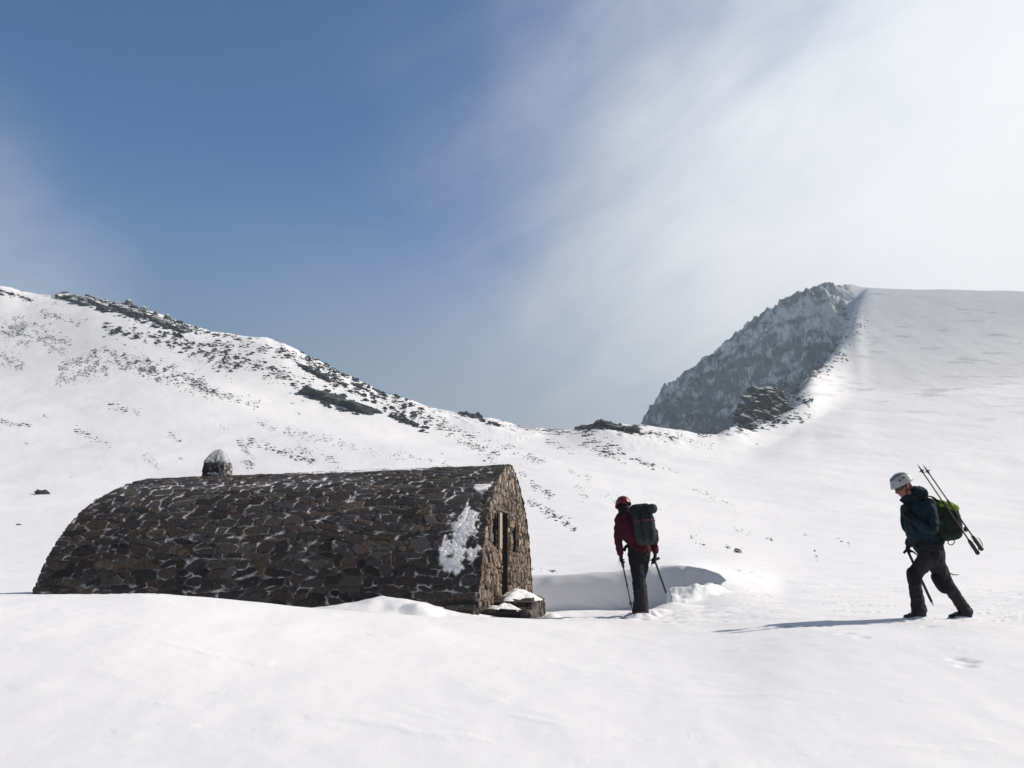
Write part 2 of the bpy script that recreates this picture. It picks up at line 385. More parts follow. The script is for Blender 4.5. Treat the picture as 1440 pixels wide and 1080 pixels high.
# the dome's lee edge: broken rock where it rolls over into the cliff
ed = np.exp(-((RG - (KI(10) - 4)) / 22) ** 2) * (sst(AZ, R(14.5), R(16)) * (1 - sst(AZ, R(23.5), R(25))))[:, None]
em = ed > .05
rock[em] = np.maximum(rock[em], sst(ed[em] * .75 + fbm(XX[em] * .12, YY[em] * .12, ZZ[em] * .16, 4, .7) * .8, .6, .85) * .8)
dm = (RG > 330) & (RG < 760) & (AZ[:, None] > R(20)) & (AZ[:, None] < R(45))
rock[dm] = np.maximum(rock[dm], .34 * sst(fbm(XX[dm] * .035, ZZ[dm] * .2, 3.3, 5, .65), .45, .95) * sst(RG[dm], 330, 520))
lm_ = (RG > 150) & (RG < 470) & (AZ[:, None] < R(14)) & (AZ[:, None] > R(-45))
rock[lm_] = np.maximum(rock[lm_], .85 * sst(fbm(XX[lm_] * .16, YY[lm_] * .16, 1.7, 4, .65) + .9 * (rb[lm_] - .55), .62, .85))

idx = np.arange(NA * NR).reshape(NA, NR)
Vt = np.stack([XX, YY, ZZ], -1).reshape(-1, 3); Ct = np.stack([rock, rock * 0, rock * 0], -1).reshape(-1, 3)
def sheet(name, a0, a1, r0, r1):
    I = idx[a0:a1 + 1, r0:r1 + 1]; sh = I.shape
    loc = np.arange(I.size).reshape(sh)
    Fq = np.stack([loc[:-1, :-1], loc[1:, :-1], loc[1:, 1:], loc[:-1, 1:]], -1).reshape(-1, 4)[:, ::-1]
    o = link(name, mesh_np(name, Vt[I.ravel()], Fq, True, Ct[I.ravel()]), M_SNOW)
    tagit(o, kind='structure'); return o
rs = int(np.searchsorted(RR, 24.5)); rm = int(np.searchsorted(RR, 640)); am = int(np.searchsorted(az_s, 8.5))

def shade_cloud():  # unseen cloud, added out of view to cast soft shade on the upper dome
    import bmesh
    bm = bmesh.new(); bmesh.ops.create_icosphere(bm, subdivisions=4, radius=1)
    for v_ in bm.verts:
        v_.co *= 1 + .18 * float(fbm(np.array([v_.co.x * 1.6]), np.array([v_.co.y * 1.6]), v_.co.z * 1.6, 3)[0])
        v_.co.x *= 270; v_.co.y *= 215; v_.co.z *= 48
    me = bpy.data.meshes.new('shade_cloud'); bm.to_mesh(me); bm.free()
    mt = bpy.data.materials.new('shade_cloud_vapour'); mt.use_nodes = True; q_ = mt.node_tree; q_.nodes.clear()
    pv = q_.nodes.new('ShaderNodeVolumePrincipled'); pv.inputs['Density'].default_value = .0045; pv.inputs['Color'].default_value = (.97, .97, .98, 1); pv.inputs['Anisotropy'].default_value = .5
    oo = q_.nodes.new('ShaderNodeOutputMaterial'); q_.links.new(pv.outputs[0], oo.inputs['Volume'])
    o = link('shade_cloud', me, mt); o.location = Vector((420, 700, 245)) + sv * 700; tagit(o, kind='structure')
shade_cloud()
sheet('snow_ground', 0, NA - 1, 0, rs)
sheet('snowy_hillside', 0, am, rs, NR - 1)
sheet('snowy_hillside', am, NA - 1, rs, rm)
sheet('mountain', am, NA - 1, rm, NR - 1)

def terr(x, y):
    a = math.atan2(x, y); r = math.hypot(x, y)
    i = int(np.clip(np.searchsorted(AZ, a) - 1, 0, NA - 2)); j = int(np.clip(np.searchsorted(RR, r) - 1, 0, NR - 2))
    s = (a - AZ[i]) / (AZ[i + 1] - AZ[i]); t = (r - RR[j]) / (RR[j + 1] - RR[j])
    return (1 - s) * ((1 - t) * ZZ[i, j] + t * ZZ[i, j + 1]) + s * ((1 - t) * ZZ[i + 1, j] + t * ZZ[i + 1, j + 1])
def hit(c, r, rmin=9.0):
    """where the view through a photo pixel meets the terrain"""
    p = P(c, r, 1.0); a = math.atan2(p[0], 1.0); e = (p[2] - EYE) / math.hypot(p[0], 1.0)
    i = int(np.clip(np.searchsorted(AZ, a) - 1, 0, NA - 2)); s = (a - AZ[i]) / (AZ[i + 1] - AZ[i])
    prof = (1 - s) * ZZ[i] + s * ZZ[i + 1]
    g = (prof - EYE - e * RR) > 0; g[RR < rmin] = False; g[RR > 940] = False
    if not g.any(): return None
    j = int(np.argmax(g)); rr = RR[j]
    return np.array([math.sin(a) * rr, math.cos(a) * rr, prof[j]])

# ------------------------------------------------------------------ rocks
def ico(sub):
    import bmesh
    bm = bmesh.new(); bmesh.ops.create_icosphere(bm, subdivisions=sub, radius=1)
    V = np.array([v.co[:] for v in bm.verts]); Fc = np.array([[v.index for v in f.verts] for f in bm.faces]); bm.free()
    return V, Fc
ICO = {k: ico(k) for k in (1, 2, 3, 5, 6)}
def rock_shape(seed, sub, rough=.35):
    V, Fc = ICO[sub]; V = V.copy(); rg = np.random.default_rng(seed)
    for k in range(9):                                   # planar cuts give broken faces
        nrm = rg.normal(size=3); nrm /= np.linalg.norm(nrm); d = rg.uniform(.55, .9)
        h = V @ nrm; V -= np.clip(h - d, 0, None)[:, None] * nrm
    rr = 1 + rough * fbm(V[:, 0] * 1.4 + seed, V[:, 1] * 1.4, V[:, 2] * 1.4, 4 if sub > 3 else 2, .55)
    return V * rr[:, None], Fc
RV = [rock_shape(s, 2) for s in range(8)]; RV1 = [rock_shape(s + 50, 1) for s in range(8)]
PXM = lambda d: d / F                                     # metres per photo pixel at distance d

# clumps: (c0, r0, c1, r1, half width, count, smallest px, largest px, patch index)
CL = [
 # ridge outcrop
 (88,417,255,462,5,150,2.5,7,0),(130,424,250,470,8,110,2,5,0),(190,436,260,462,4,60,3,7,0),(0,410,45,424,3,45,1.5,4,0),
 (150,463,235,480,9,110,1.5,4,1),(235,475,330,520,12,260,1.2,3.6,1),(255,458,400,500,7,200,1.2,3.6,1),(300,488,430,545,11,330,1.2,3.6,1),
 (395,492,470,540,8,170,1.3,3.8,1),(430,500,570,570,9,300,1.3,4,1),(460,530,600,590,12,260,1.3,4.5,1),(545,575,600,605,8,80,1.5,5,1),(590,580,690,640,9,200,1,3,1),(620,600,760,650,7,120,.9,2.4,1),
 # grey scatter left
 (20,455,95,490,12,330,.9,2.0,2),(0,462,40,480,10,120,.9,2,2),(60,440,110,455,5,60,.9,2.2,2),(0,505,35,515,9,110,.9,1.8,2),
 (85,520,150,515,14,330,.9,2.2,3),(130,500,220,520,11,300,.9,2.6,3),(190,515,240,535,8,130,1.1,3,3),(80,535,120,530,8,80,.8,1.6,3),
 (235,520,300,550,8,200,1,3,3),(250,540,360,568,7,190,.9,2.6,3),(205,508,215,511,2,6,2,5,3),
 (155,572,195,582,4,60,1,2.6,4),(105,606,125,614,4,24,1.2,3,4),(120,614,155,628,5,26,.8,2,4),(0,592,22,600,4,30,1,2.2,4),(28,599,46,600,2,12,1.2,3,4),(62,586,70,587,1,5,.9,2,4),(237,612,255,622,4,16,1,2.4,4),
 (205,640,225,665,8,28,.8,1.9,5),(340,620,352,660,7,95,1,2.6,5),(355,622,440,650,6,110,1.2,3.3,5),(360,592,385,606,5,40,.9,2,5),(400,605,470,625,6,80,1,2.4,5),(420,630,480,655,6,55,1,2.4,5),(310,600,320,605,3,6,.9,1.8,5),
 # saddle
 (812,594,850,600,5,70,2,5,6),(835,596,900,608,5,110,1.8,4.6,6),(648,582,700,598,3,50,2,5,6),(690,596,800,610,2.5,70,1.2,3.2,6),(880,602,945,618,5,90,1.2,3,6),
 (820,612,880,640,7,110,1,3,7),(820,628,915,656,4,90,1,3.6,7),(770,622,805,636,5,55,1,2.6,7),(700,622,760,650,5,60,.9,2.2,7),(930,610,1000,628,5,40,.9,2,7),(640,620,700,640,5,70,.9,2.4,7),
 # slope above the scoop
 (748,680,775,700,5,60,1,2.8,8),(745,705,800,735,5,75,1,3,8),(770,722,808,745,4,45,1.1,3,8),(810,685,825,700,6,28,.8,2,8),(690,650,740,668,5,40,.8,2,8),(560,640,640,660,5,60,.8,2.2,8),(480,625,560,645,6,50,.8,2,8),
 (800,660,830,672,5,24,.8,1.9,8),(840,640,880,652,4,30,.8,2,8),(975,690,1005,700,4,16,1,2.6,9),(1000,700,1030,712,3,9,.8,2,9),(970,755,990,768,5,22,.8,2.2,9),(1020,770,1042,777,3,26,1.4,4,9),(1030,744,1055,752,3,12,.8,2,9),(1078,756,1086,760,2,7,1,2.6,9),(1055,622,1070,626,2,4,1,2.4,9),
 (1130,752,1135,754,2,3,1,2,9),(1145,770,1150,795,2,7,1,2.2,9),(1177,757,1195,766,2,8,1,2.2,9),(1015,800,1070,806,2,9,.8,1.8,9),(855,697,870,712,6,16,.8,2,8),(895,640,915,655,4,12,.8,2,8),(930,655,950,668,4,12,.8,2,8),
 (748,801,782,804,2,20,1,3,8),(905,700,930,715,5,9,.7,1.6,8),
 # by the cliff's lower edge
 (985,612,1075,596,4,90,1,3,10),(1040,605,1125,588,6,150,.9,4,10),(1095,545,1140,565,9,160,.9,3.4,10),(1110,575,1140,590,7,50,.8,2,10),(1120,535,1150,525,5,60,.9,2.6,10),(1145,526,1185,500,10,120,.8,2.6,10),(1172,500,1214,450,13,110,.8,2.0,10),(1180,430,1190,450,5,40,.9,2.2,10),
]
PATCH = {
 0: ('big frosted rock on the skyline of the left ridge', 'rocks of the outcrop on the left skyline'),
 1: ('dark rock in the long band running down under the left ridge', 'rocks of the band below the left ridge'),
 2: ('small grey rock in the scatter high on the far left slope', 'rocks scattered at the far left edge'),
 3: ('small grey rock in the broad scree patch above the chimney', 'rocks of the scree patch above the chimney'),
 4: ('lone dark rock on the bare snow slope left above the hut', 'stray rocks on the slope left above the hut'),
 5: ('small dark rock on the slope just above the hut roof, right of the chimney', 'rocks just above the hut roof'),
 6: ('dark jagged rock on the skyline of the low saddle', 'rocks on the skyline of the saddle'),
 7: ('dark rock on the snow just below the saddle', 'rocks just below the saddle'),
 8: ('small dark rock on the snow slope between the hut gable and the left hiker', 'rocks on the slope between hut and hiker'),
 9: ('stray dark rock on the smooth snow slope between the two hikers', 'stray rocks between the two hikers'),
 10: ('dark rock on the lip of snow beside the shaded cliff', 'rocks on the snow lip by the cliff'),
}
SUB = {0: 'frosted rock along the very crest of the left skyline outcrop',
 1: 'frosted rock on the snow just under the left skyline outcrop',
 2: 'frosted rock among the steep right-hand crags of the left skyline outcrop',
 3: 'dark rock on the skyline at the extreme left edge',
 4: 'dark rock left below the skyline outcrop, above the grey scree',
 5: 'dark rock in the upper band, straight below the skyline outcrop',
 6: 'dark rock just under the smooth skyline right of the outcrop',
 7: 'dark rock in the wide middle band halfway down to the big crag',
 8: 'dark rock on the snow left above the big black crag',
 9: 'dark rock right of the big crag, along the descending skyline',
 10: 'dark rock strewn around and right of the big black crag',
 11: 'dark rock below the right end of the big crag',
 12: 'dark rock in the thin lower tail of the left band, near the saddle',
 39: 'dark jagged rock heaped at the left end of the saddle outcrop',
 40: 'dark jagged rock on the right half of the saddle outcrop',
 41: 'dark rock beside the short pointed crag on the skyline above the gable',
 42: 'dark rock on the thin low skyline running into the saddle',
 43: 'dark rock on the snow right of the saddle outcrop, near the cliff foot'}
items = []
for ci, (c0, r0, c1, r1, hw, cnt, smin, smax, pi) in enumerate(CL):
    dx, dy = c1 - c0, r1 - r0; Ln = math.hypot(dx, dy) + 1e-6; ux, uy = dx / Ln, dy / Ln
    made = 0; tries = 0; cnt = int(cnt * 1.9)
    while made < cnt and tries < cnt * 6:
        tries += 1
        t = random.uniform(-.05, 1.05); o = random.gauss(0, .55) * hw
        c = c0 + dx * t - uy * o; r = r0 + dy * t + ux * o
        if float(pn(np.array([c * .09]), np.array([r * .16]), 3.3)[0]) < .02 and random.random() < .86: continue
        h = hit(c, r)
        if h is None: 
            h = hit(c, r + 4)
            if h is None: continue
        d = math.hypot(h[0], h[1])
        sz = smin + (smax - smin) * random.random() ** 3.2 * 1.25
        items.append((sz, h, d, pi, ci)); made += 1
items.sort(key=lambda q: -q[0])
rng = np.random.default_rng(5)
protos = []
for k in range(8):
    me = mesh_np('rock', RV[k][0], RV[k][1], False); me.materials.append(M_ROCK); protos.append(me)
for k, (sz, h, d, pi, ci) in enumerate(items[:290]):
    s = sz * PXM(d) * .6
    lab, grp = PATCH[pi]; lab = SUB.get(ci, lab)
    o = bpy.data.objects.new('rock', protos[k % 8]); C.objects.link(o); tagit(o, lab, 'rock', grp)
    o.scale = (s * random.uniform(1.1, 1.9), s * random.uniform(.8, 1.3), s * random.uniform(.55, 1.0))
    o.rotation_euler = (random.uniform(-.3, .3), random.uniform(.05, .5), random.uniform(-.7, .5)); o.location = (h[0], h[1], h[2] + s * .12)
def scree(name, its, mat):
    Vs, Fs = [], []; off = 0
    for k, (sz, h, d, pi, ci) in enumerate(its):
        V, Fc = (RV if sz > 2.6 else RV1)[k % 8]; s = sz * PXM(d) * .6
        a = rng.uniform(-.8, .6); sc = np.array([s * rng.uniform(1.0, 2.0), s * rng.uniform(.7, 1.2), s * rng.uniform(.4, .9)])
        v = V * sc; ty = rng.uniform(.05, .45)
        v = np.stack([v[:, 0] * math.cos(ty) + v[:, 2] * math.sin(ty), v[:, 1], -v[:, 0] * math.sin(ty) + v[:, 2] * math.cos(ty)], 1)
        v = np.stack([v[:, 0] * math.cos(a) - v[:, 1] * math.sin(a), v[:, 0] * math.sin(a) + v[:, 1] * math.cos(a), v[:, 2]], 1) + h
        Vs.append(v); Fs.append(Fc + off); off += len(v)
    o = link(name, mesh_np(name, np.concatenate(Vs), np.concatenate(Fs), False), mat); return tagit(o, kind='stuff')
rest = items[290:]
o = scree('scree', [q for q in rest if q[3] not in (2, 3)], M_ROCK); tagit(o, 'small dark stones poking through the snow all over the slopes', 'scree')
o = scree('frosted_scree', [q for q in rest if q[3] in (2, 3)], M_FROST); tagit(o, 'pale frosted stones thinly snowed over, high on the left slope', 'scree')

def crag(name, label, cat, c, r, w_px, h_px, depth_k, seed, mat, sub=5, tilt=0.0, sink=.35, rough=.5, yaw=0.0, dist=None, group=None, soft=False):
    h = hit(c, r) if dist is None else P(c, r, dist)
    d = math.hypot(h[0], h[1]); V, Fc = ICO[sub]; V = V.copy(); rg = np.random.default_rng(seed)
    for k in range(7):
        nrm = rg.normal(size=3); nrm /= np.linalg.norm(nrm); dd = rg.uniform(.6, .9); V -= np.clip(V @ nrm - dd, 0, None)[:, None] * nrm
    rr = 1 + rough * (ridged(V[:, 0] * 1.1 + seed, V[:, 1] * 1.1, V[:, 2] * 1.1, 5, .6) - 1.2) * .6
    if soft: rr = 1 + rough * fbm(V[:, 0] * 1.6 + seed, V[:, 1] * 1.6, V[:, 2] * 2.2, 6, .62)
    V = V * rr[:, None]
    a = w_px * PXM(d) / 2; b = h_px * PXM(d)
    V = V * np.array([a, a * depth_k, b])
    ct, st = math.cos(tilt), math.sin(tilt); V = np.stack([V[:, 0] * ct + V[:, 2] * st, V[:, 1], -V[:, 0] * st + V[:, 2] * ct], 1)
    cy, sy = math.cos(yaw), math.sin(yaw); V = np.stack([V[:, 0] * cy - V[:, 1] * sy, V[:, 0] * sy + V[:, 1] * cy, V[:, 2]], 1)
    o = link(name, mesh_np(name, V, Fc, True), mat); o.location = (h[0], h[1], h[2] - sink * b); tagit(o, label, cat, group); return o
M_CRAG = mat_rock('crag_rock', (.016, .019, .022), (.07, .075, .08), .62, .88, .35)
M_BUT = mat_rock('buttress_rock', (.010, .012, .016), (.045, .05, .057), .62, .9, .8)
M_CRAGF = mat_rock('frosted_crag_rock', (.022, .028, .032), (.12, .14, .15), .55, .9, .45)
def block_shape(seed):
    V, Fc = ICO[3]; V = V * 1.25; rg_ = np.random.default_rng(seed)
    for k in range(16):
        nrm = rg_.normal(size=3); nrm /= np.linalg.norm(nrm); V = V - np.clip(V @ nrm - rg_.uniform(.5, .85), 0, None)[:, None] * nrm
    return V * (1 + .07 * fbm(V[:, 0] * 3 + seed, V[:, 1] * 3, V[:, 2] * 3, 3, .6))[:, None], Fc
RV3 = [block_shape(s_ + 90) for s_ in range(8)]
def outcrop(name, label, cat, pts, mat, group=None):
    """one broken outcrop: angular blocks grown together into a single mesh; pts = (world point, size m)"""
    rg_ = np.random.default_rng(len(label) + len(pts)); Vs, Fs, off = [], [], 0
    base = np.mean([p for p, _ in pts], 0)
    for k, (p, s_) in enumerate(pts):
        V, Fc = RV3[int(rg_.integers(0, 8))]; sc = np.array([s_ * rg_.uniform(.9, 1.7), s_ * rg_.uniform(.7, 1.2), s_ * rg_.uniform(.6, 1.15)]) * .5
        v = V * sc; ty = rg_.uniform(.05, .7); a = rg_.uniform(-.9, .7)
        v = np.stack([v[:, 0] * math.cos(ty) + v[:, 2] * math.sin(ty), v[:, 1], -v[:, 0] * math.sin(ty) + v[:, 2] * math.cos(ty)], 1)
        v = np.stack([v[:, 0] * math.cos(a) - v[:, 1] * math.sin(a), v[:, 0] * math.sin(a) + v[:, 1] * math.cos(a), v[:, 2]], 1)
        Vs.append(v + p - base); Fs.append(Fc + off); off += len(v)
    o = link(name, mesh_np(name, np.concatenate(Vs), np.concatenate(Fs), False), mat); o.location = base.tolist(); return tagit(o, label, cat, group)
def blob_pts(c, r, w, h, ang, cnt, smin, smax):
    out = []; ca, sa_ = math.cos(R(ang)), math.sin(R(ang))
    for k in np.linspace(-.42, .42, 11):                  # a spine of blocks keeps the outcrop in one piece
        hp_ = hit(c + k * w * ca, r + k * w * sa_ + 1)
        if hp_ is None: hp_ = hit(c + k * w * ca, r + k * w * sa_ + 6)
        if hp_ is not None: out.append((hp_, max(smax * .8, w / 3.3) * PXM(math.hypot(hp_[0], hp_[1])))); cnt += 1
    while len(out) < cnt:
        a, b = random.uniform(-1, 1), random.uniform(-1, 1)
        if a * a + b * b > 1: continue
        x, y = a * w / 2, b * h / 2; hp_ = hit(c + x * ca - y * sa_, r + x * sa_ + y * ca)
        if hp_ is None: hp_ = hit(c + x * ca - y * sa_, r + x * sa_ + y * ca + 5)
        if hp_ is None: cnt -= .25; continue
        d = math.hypot(hp_[0], hp_[1]); s_ = (smin + (smax - smin) * random.random() ** 1.8) * PXM(d); out.append((hp_ + np.array([0, 0, s_ * .05]), s_))
    return out
for lab_, a_ in [('largest black crag on the left slope, in a hollow above the hut roof', (474, 566, 92, 22, 19, 120, 3, 10)),
                 ('dark slab of broken rock at the right end of the big black crag', (512, 576, 44, 10, 14, 36, 3, 8)),
                 ('small dark crag low down at the right end of the left slope band', (568, 592, 34, 9, 20, 22, 3, 7)),
                 ('dark broken crag on the skyline slope left above the big black crag', (440, 524, 40, 9, 28, 26, 2.5, 7)),
                 ('short dark pointed crag standing alone on the skyline above the gable', (662, 584, 28, 6, 14, 16, 4, 9)),
                 ('blocky dark crag at the left end of the saddle outcrop', (822, 600, 26, 10, 5, 20, 4, 9)),
                 ('long low dark crag on the right part of the saddle skyline', (868, 603, 60, 10, 10, 40, 3, 8))]:
    outcrop('rock_crag', lab_, 'crag', blob_pts(*a_), M_ROCK)
for k, (c, r, w, hh) in enumerate([(102,421,44,8),(134,425,36,7),(158,429,36,12),(182,436,34,14),(206,443,34,14),(228,451,32,12),(250,462,28,8)]):
    lb = ['leftmost flat frosted crag of the outcrop on the left skyline', 'second frosted crag from the left in the skyline outcrop', 'third frosted crag from the left in the skyline outcrop, on its crest', 'middle frosted crag of the skyline outcrop, leaning right', 'third frosted crag from the right in the skyline outcrop', 'second frosted crag from the right in the skyline outcrop', 'rightmost low frosted crag of the outcrop on the left skyline'][k]
    outcrop('rock_crag', lb, 'crag', blob_pts(c, r, w, hh, 22, 13, 3, 15), M_CRAGF, 'crags of the left skyline outcrop')
bp = []
while len(bp) < 260:
    c = random.uniform(1034, 1116); r = random.uniform(543, 600)
    top = np.interp(c, [1034, 1044, 1056, 1098, 1110, 1116], [590, 566, 545, 548, 570, 590])
    if r < top: continue
    d_ = 392 - (r - 545) * .25 + random.uniform(-4, 4); s_ = random.uniform(6, 15) * PXM(d_); bp.append((P(c, r + 1, d_), s_))
outcrop('rock_buttress', 'dark snow-dusted buttress at the foot of the shaded cliff, where cliff and bright snow meet', 'crag', bp, M_BUT)
crag('boulder', 'lone dark boulder on clean snow at the left edge, level with the hut roof', 'boulder', 61, 696, 19, 6, .8, 61, M_ROCK, 3, .35, .1, .4)
crag('boulder', 'tiny dark boulder low on the clean snow at the far left edge', 'boulder', 26, 739, 6, 2, .8, 62, M_ROCK, 3, .2, .1, .4)

# ------------------------------------------------------------------ the stone hut
HC = np.array([-.07, 14.5]); TH = .146; HL, HW, HB = 6.68, 6.257, 2.51; HZ = EYE - .677
AXV = np.array([-math.cos(TH), math.sin(TH), 0]); WV = np.array([math.sin(TH), math.cos(TH), 0]); UP = np.array([0, 0, 1.0])
h_k = np.array([0, .1, .2, .34, .5, .635, .75, .865, .93, .97, 1]); x_k = np.array([1, .98, .95, .905, .825, .725, .605, .41, .28, .165, 0])
# dense arch curve, from below the near base over the apex to the far base
hh = np.concatenate([np.linspace(-.42, 0, 30)[:-1], 1 - np.linspace(1, 0, 160) ** 2])
xx = np.where(hh < 0, 1.0, np.interp(hh, h_k, x_k))
for _ in range(6):
    xx[1:-1] = .25 * xx[:-2] + .5 * xx[1:-1] + .25 * xx[2:]
cx_ = np.concatenate([-xx, xx[::-1][1:]]) * HW / 2; cz_ = np.concatenate([hh, hh[::-1][1:]]) * HB
arc = np.concatenate([[0], np.cumsum(np.hypot(np.diff(cx_), np.diff(cz_)))]); ATOT = arc[-1]
def arch_at(s):
    return np.interp(s, arc, cx_), np.interp(s, arc, cz_)
def arch_halfwidth(z):   # z above base
    return np.interp(z / HB, hh, xx) * HW / 2
S_BASE = float(arc[29]); S_TOP = ATOT / 2

def masonry(U, Vv, rg, slab, x0, x1, y0, y1, jit=.8, pal=None, joint=.10, hmin=.09, hmax=.26, wmin=.16, wmax=.5, relief=.035):
    """irregular coursed rubble: returns relief height, colour and joint mask for arrays U, Vv (metres)"""
    seeds = []
    y = y0 - .2
    while y < y1 + .2:
        h = rg.uniform(hmin, hmax); x = x0 - rg.uniform(0, .4)
        while x < x1 + .3:
            w = rg.uniform(wmin, wmax) * (1.2 if h < .14 else 1)
            if h > .17 and rg.random() < .3:
                seeds.append((x + w / 2, y + h * .27, w, h * .5)); seeds.append((x + w / 2 + rg.uniform(-.05, .05), y + h * .76, w * rg.uniform(.8, 1), h * .5))
            else: seeds.append((x + w / 2 + rg.uniform(-.5, .5) * jit * .12, y + h / 2 + rg.uniform(-1, 1) * jit * h * .55, w, h * rg.uniform(.85, 1.15)))
            x += w
        y += h
    sd = np.array(seeds); ns = len(sd)
    tilt = rg.normal(size=(ns, 2)) * .10; offs = rg.uniform(-.6, 1, ns); shear = rg.normal(size=ns) * .5
    base = pal[rg.integers(0, len(pal), ns)] * rg.uniform(.6, 1.35, ns)[:, None]
    shp = U.shape; u = U.ravel() + .035 * fbm(U.ravel() * 3.1, Vv.ravel() * 5, 1.1, 3); v = Vv.ravel() + .022 * fbm(U.ravel() * 4.2, Vv.ravel() * 6, 6.1, 3)
    H = np.zeros(u.size); CO = np.zeros((u.size, 3)); J = np.zeros(u.size)
    order = np.argsort(u, kind='stable'); srt = u[order]; step = .25
    for a in np.arange(x0 - .3, x1 + .3, step):
        i, j = np.searchsorted(srt, [a, a + step])
        if j <= i: continue
        q = order[i:j]; ks = np.where((sd[:, 0] > a - .75) & (sd[:, 0] < a + step + .75))[0]
        if len(ks) < 3: continue
        for b in np.arange(v[q].min(), v[q].max() + .01, .4):
            qq = q[(v[q] >= b) & (v[q] < b + .4)]
            if not len(qq): continue
            kk = ks[(sd[ks, 1] > b - .45) & (sd[ks, 1] < b + .85)]
            if len(kk) < 3: continue
            dx = u[qq][:, None] - sd[kk, 0][None]; dy = v[qq][:, None] - sd[kk, 1][None] + dx * shear[kk][None] * .5
            dn = ((np.abs(dx) / (sd[kk, 2] * .5)) ** 3.2 + (np.abs(dy) / (sd[kk, 3] * .5)) ** 3.2) ** (1 / 3.2)
            p = np.argpartition(dn, 1, axis=1)[:, :2]; f = np.take_along_axis(dn, p, 1); sw = f[:, 0] > f[:, 1]
            i1 = np.where(sw, p[:, 1], p[:, 0]); f1 = f.min(1); f2 = f.max(1); k1 = kk[i1]
            e = (f2 - f1) * np.minimum(sd[k1, 2], sd[k1, 3] * 1.3)        # roughly metres to the joint
            m_ = sst(e, joint * .18, joint * .55) * (1 - sst(f1, 1.05, 1.35))
            rr = np.arange(len(qq))
            H[qq] = m_ * (relief * (1 + .7 * offs[k1]) + tilt[k1, 0] * dx[rr, i1] * .35 + tilt[k1, 1] * dy[rr, i1] * .5)
            CO[qq] = base[k1]; J[qq] = 1 - m_
    return H.reshape(shp), CO.reshape(shp + (3,)), J.reshape(shp)
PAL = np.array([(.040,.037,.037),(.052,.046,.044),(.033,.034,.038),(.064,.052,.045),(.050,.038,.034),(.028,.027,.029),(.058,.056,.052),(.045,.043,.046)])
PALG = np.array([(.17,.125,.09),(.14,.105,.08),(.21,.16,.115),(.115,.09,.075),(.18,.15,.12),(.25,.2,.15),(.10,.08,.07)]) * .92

hut = empty('stone_hut', (HC[0], HC[1], HZ), 'dark rubble stone mountain hut with a rounded barrel roof, half buried in snow', 'hut')
def gridfaces(a, b, flip=False):
    I = np.arange(a * b).reshape(a, b); Fq = np.stack([I[:-1, :-1], I[1:, :-1], I[1:, 1:], I[:-1, 1:]], -1).reshape(-1, 4)
    return Fq[:, ::-1] if flip else Fq
rg = np.random.default_rng(21)
us = np.concatenate([np.arange(-.06, 6.84, .0135)]); ss_ = np.concatenate([np.arange(.1, S_TOP + .35, .0125), np.arange(S_TOP + .4, ATOT - .1, .06)])
US, SS = np.meshgrid(us, ss_, indexing='ij')
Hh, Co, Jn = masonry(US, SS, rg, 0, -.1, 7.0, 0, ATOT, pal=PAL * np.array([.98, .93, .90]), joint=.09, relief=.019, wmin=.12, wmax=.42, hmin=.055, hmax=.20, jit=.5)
big = fbm(US * .55, SS * .55, 3.0, 3)
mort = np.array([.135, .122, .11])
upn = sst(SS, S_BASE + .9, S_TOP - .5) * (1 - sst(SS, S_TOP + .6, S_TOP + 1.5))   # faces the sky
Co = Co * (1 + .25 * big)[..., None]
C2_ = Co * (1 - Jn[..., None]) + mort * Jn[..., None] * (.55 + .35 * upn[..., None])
lich = sst(fbm(US * 2.3, SS * 2.3, 5, 4), .62, .9)[..., None] * .5
C2_ = C2_ * (1 - lich) + np.array([.11, .10, .06]) * lich
# wind-packed snow in joints of the upper courses, and the patch by the gable corner
ledge = sst(np.abs(SS - (S_BASE + 2.35)) * -1, -1.25, -.1)
lo = sst(fbm(US * .9, SS * 1.3, 8.8, 3), -.10, .38)
sn = sst(Jn, .35, .85) * lo * sst(SS, S_BASE + 1.7, S_BASE + 2.7) * (1 - .5 * sst(SS, S_BASE + 3.3, S_TOP)) * sst(fbm(US * 5, SS * 7, 2.2, 3), -.35, .25)
sn = np.maximum(sn, sst(Jn, .5, .95) * sst(fbm(US * 3, SS * 4, 12.2, 3), .34, .55) * .4 * sst(SS, S_BASE + .3, S_BASE + 1.6))
belt = np.exp(-((SS - (S_BASE + 3.0 + .12 * np.sin(US))) / .28) ** 2) * sst(US, 1.5, 2.6)
sn = np.maximum(sn, sst(belt * .6 + .75 * Jn + .4 * fbm(US * 4, SS * 9, 4.4, 3), .70, .98) * .85)
pu = .27 + .05 * (SS - S_BASE - 1.2) + .10 * fbm(SS * 1.2, US * .4, 1, 3)
pw = .25 * sst(SS, S_BASE + .35, S_BASE + .8) * (1 - sst(SS, S_BASE + 1.55, S_BASE + 2.05)) 
patch = (1 - np.abs(US - pu) / np.maximum(pw, .02)) 
Hs = Hh / .06
pk = sst(patch + .95 * fbm(US * 3.2, SS * 2.2, 9, 5, .62) - .5 * Hs + .12 * Jn, .10, .62) * (pw > .03)
blob = sst(1 - np.hypot((US - .14) / .17, (SS - (S_BASE + 2.45)) / .2) + .5 * fbm(US * 4, SS * 4, 3, 3), .1, .35)
pk = np.maximum(pk, blob)
crest = sst(1 - np.abs(SS - (S_TOP - .50)) / .20 + .5 * fbm(US * 1.6, SS * 3, 6, 3), .3, .6) * sst(US, 1.2, 1.8) * (1 - sst(US, 3.4, 4.2))
pk = np.maximum(pk, crest)
net = np.exp(-((US - .62) / .32) ** 2 - ((SS - (S_BASE + 2.3)) / .4) ** 2) * sst(Jn + .5 * fbm(US * 4, SS * 5, 31, 3), .45, .8)
sn = np.maximum(np.maximum(sn * .8, net * .9), pk)
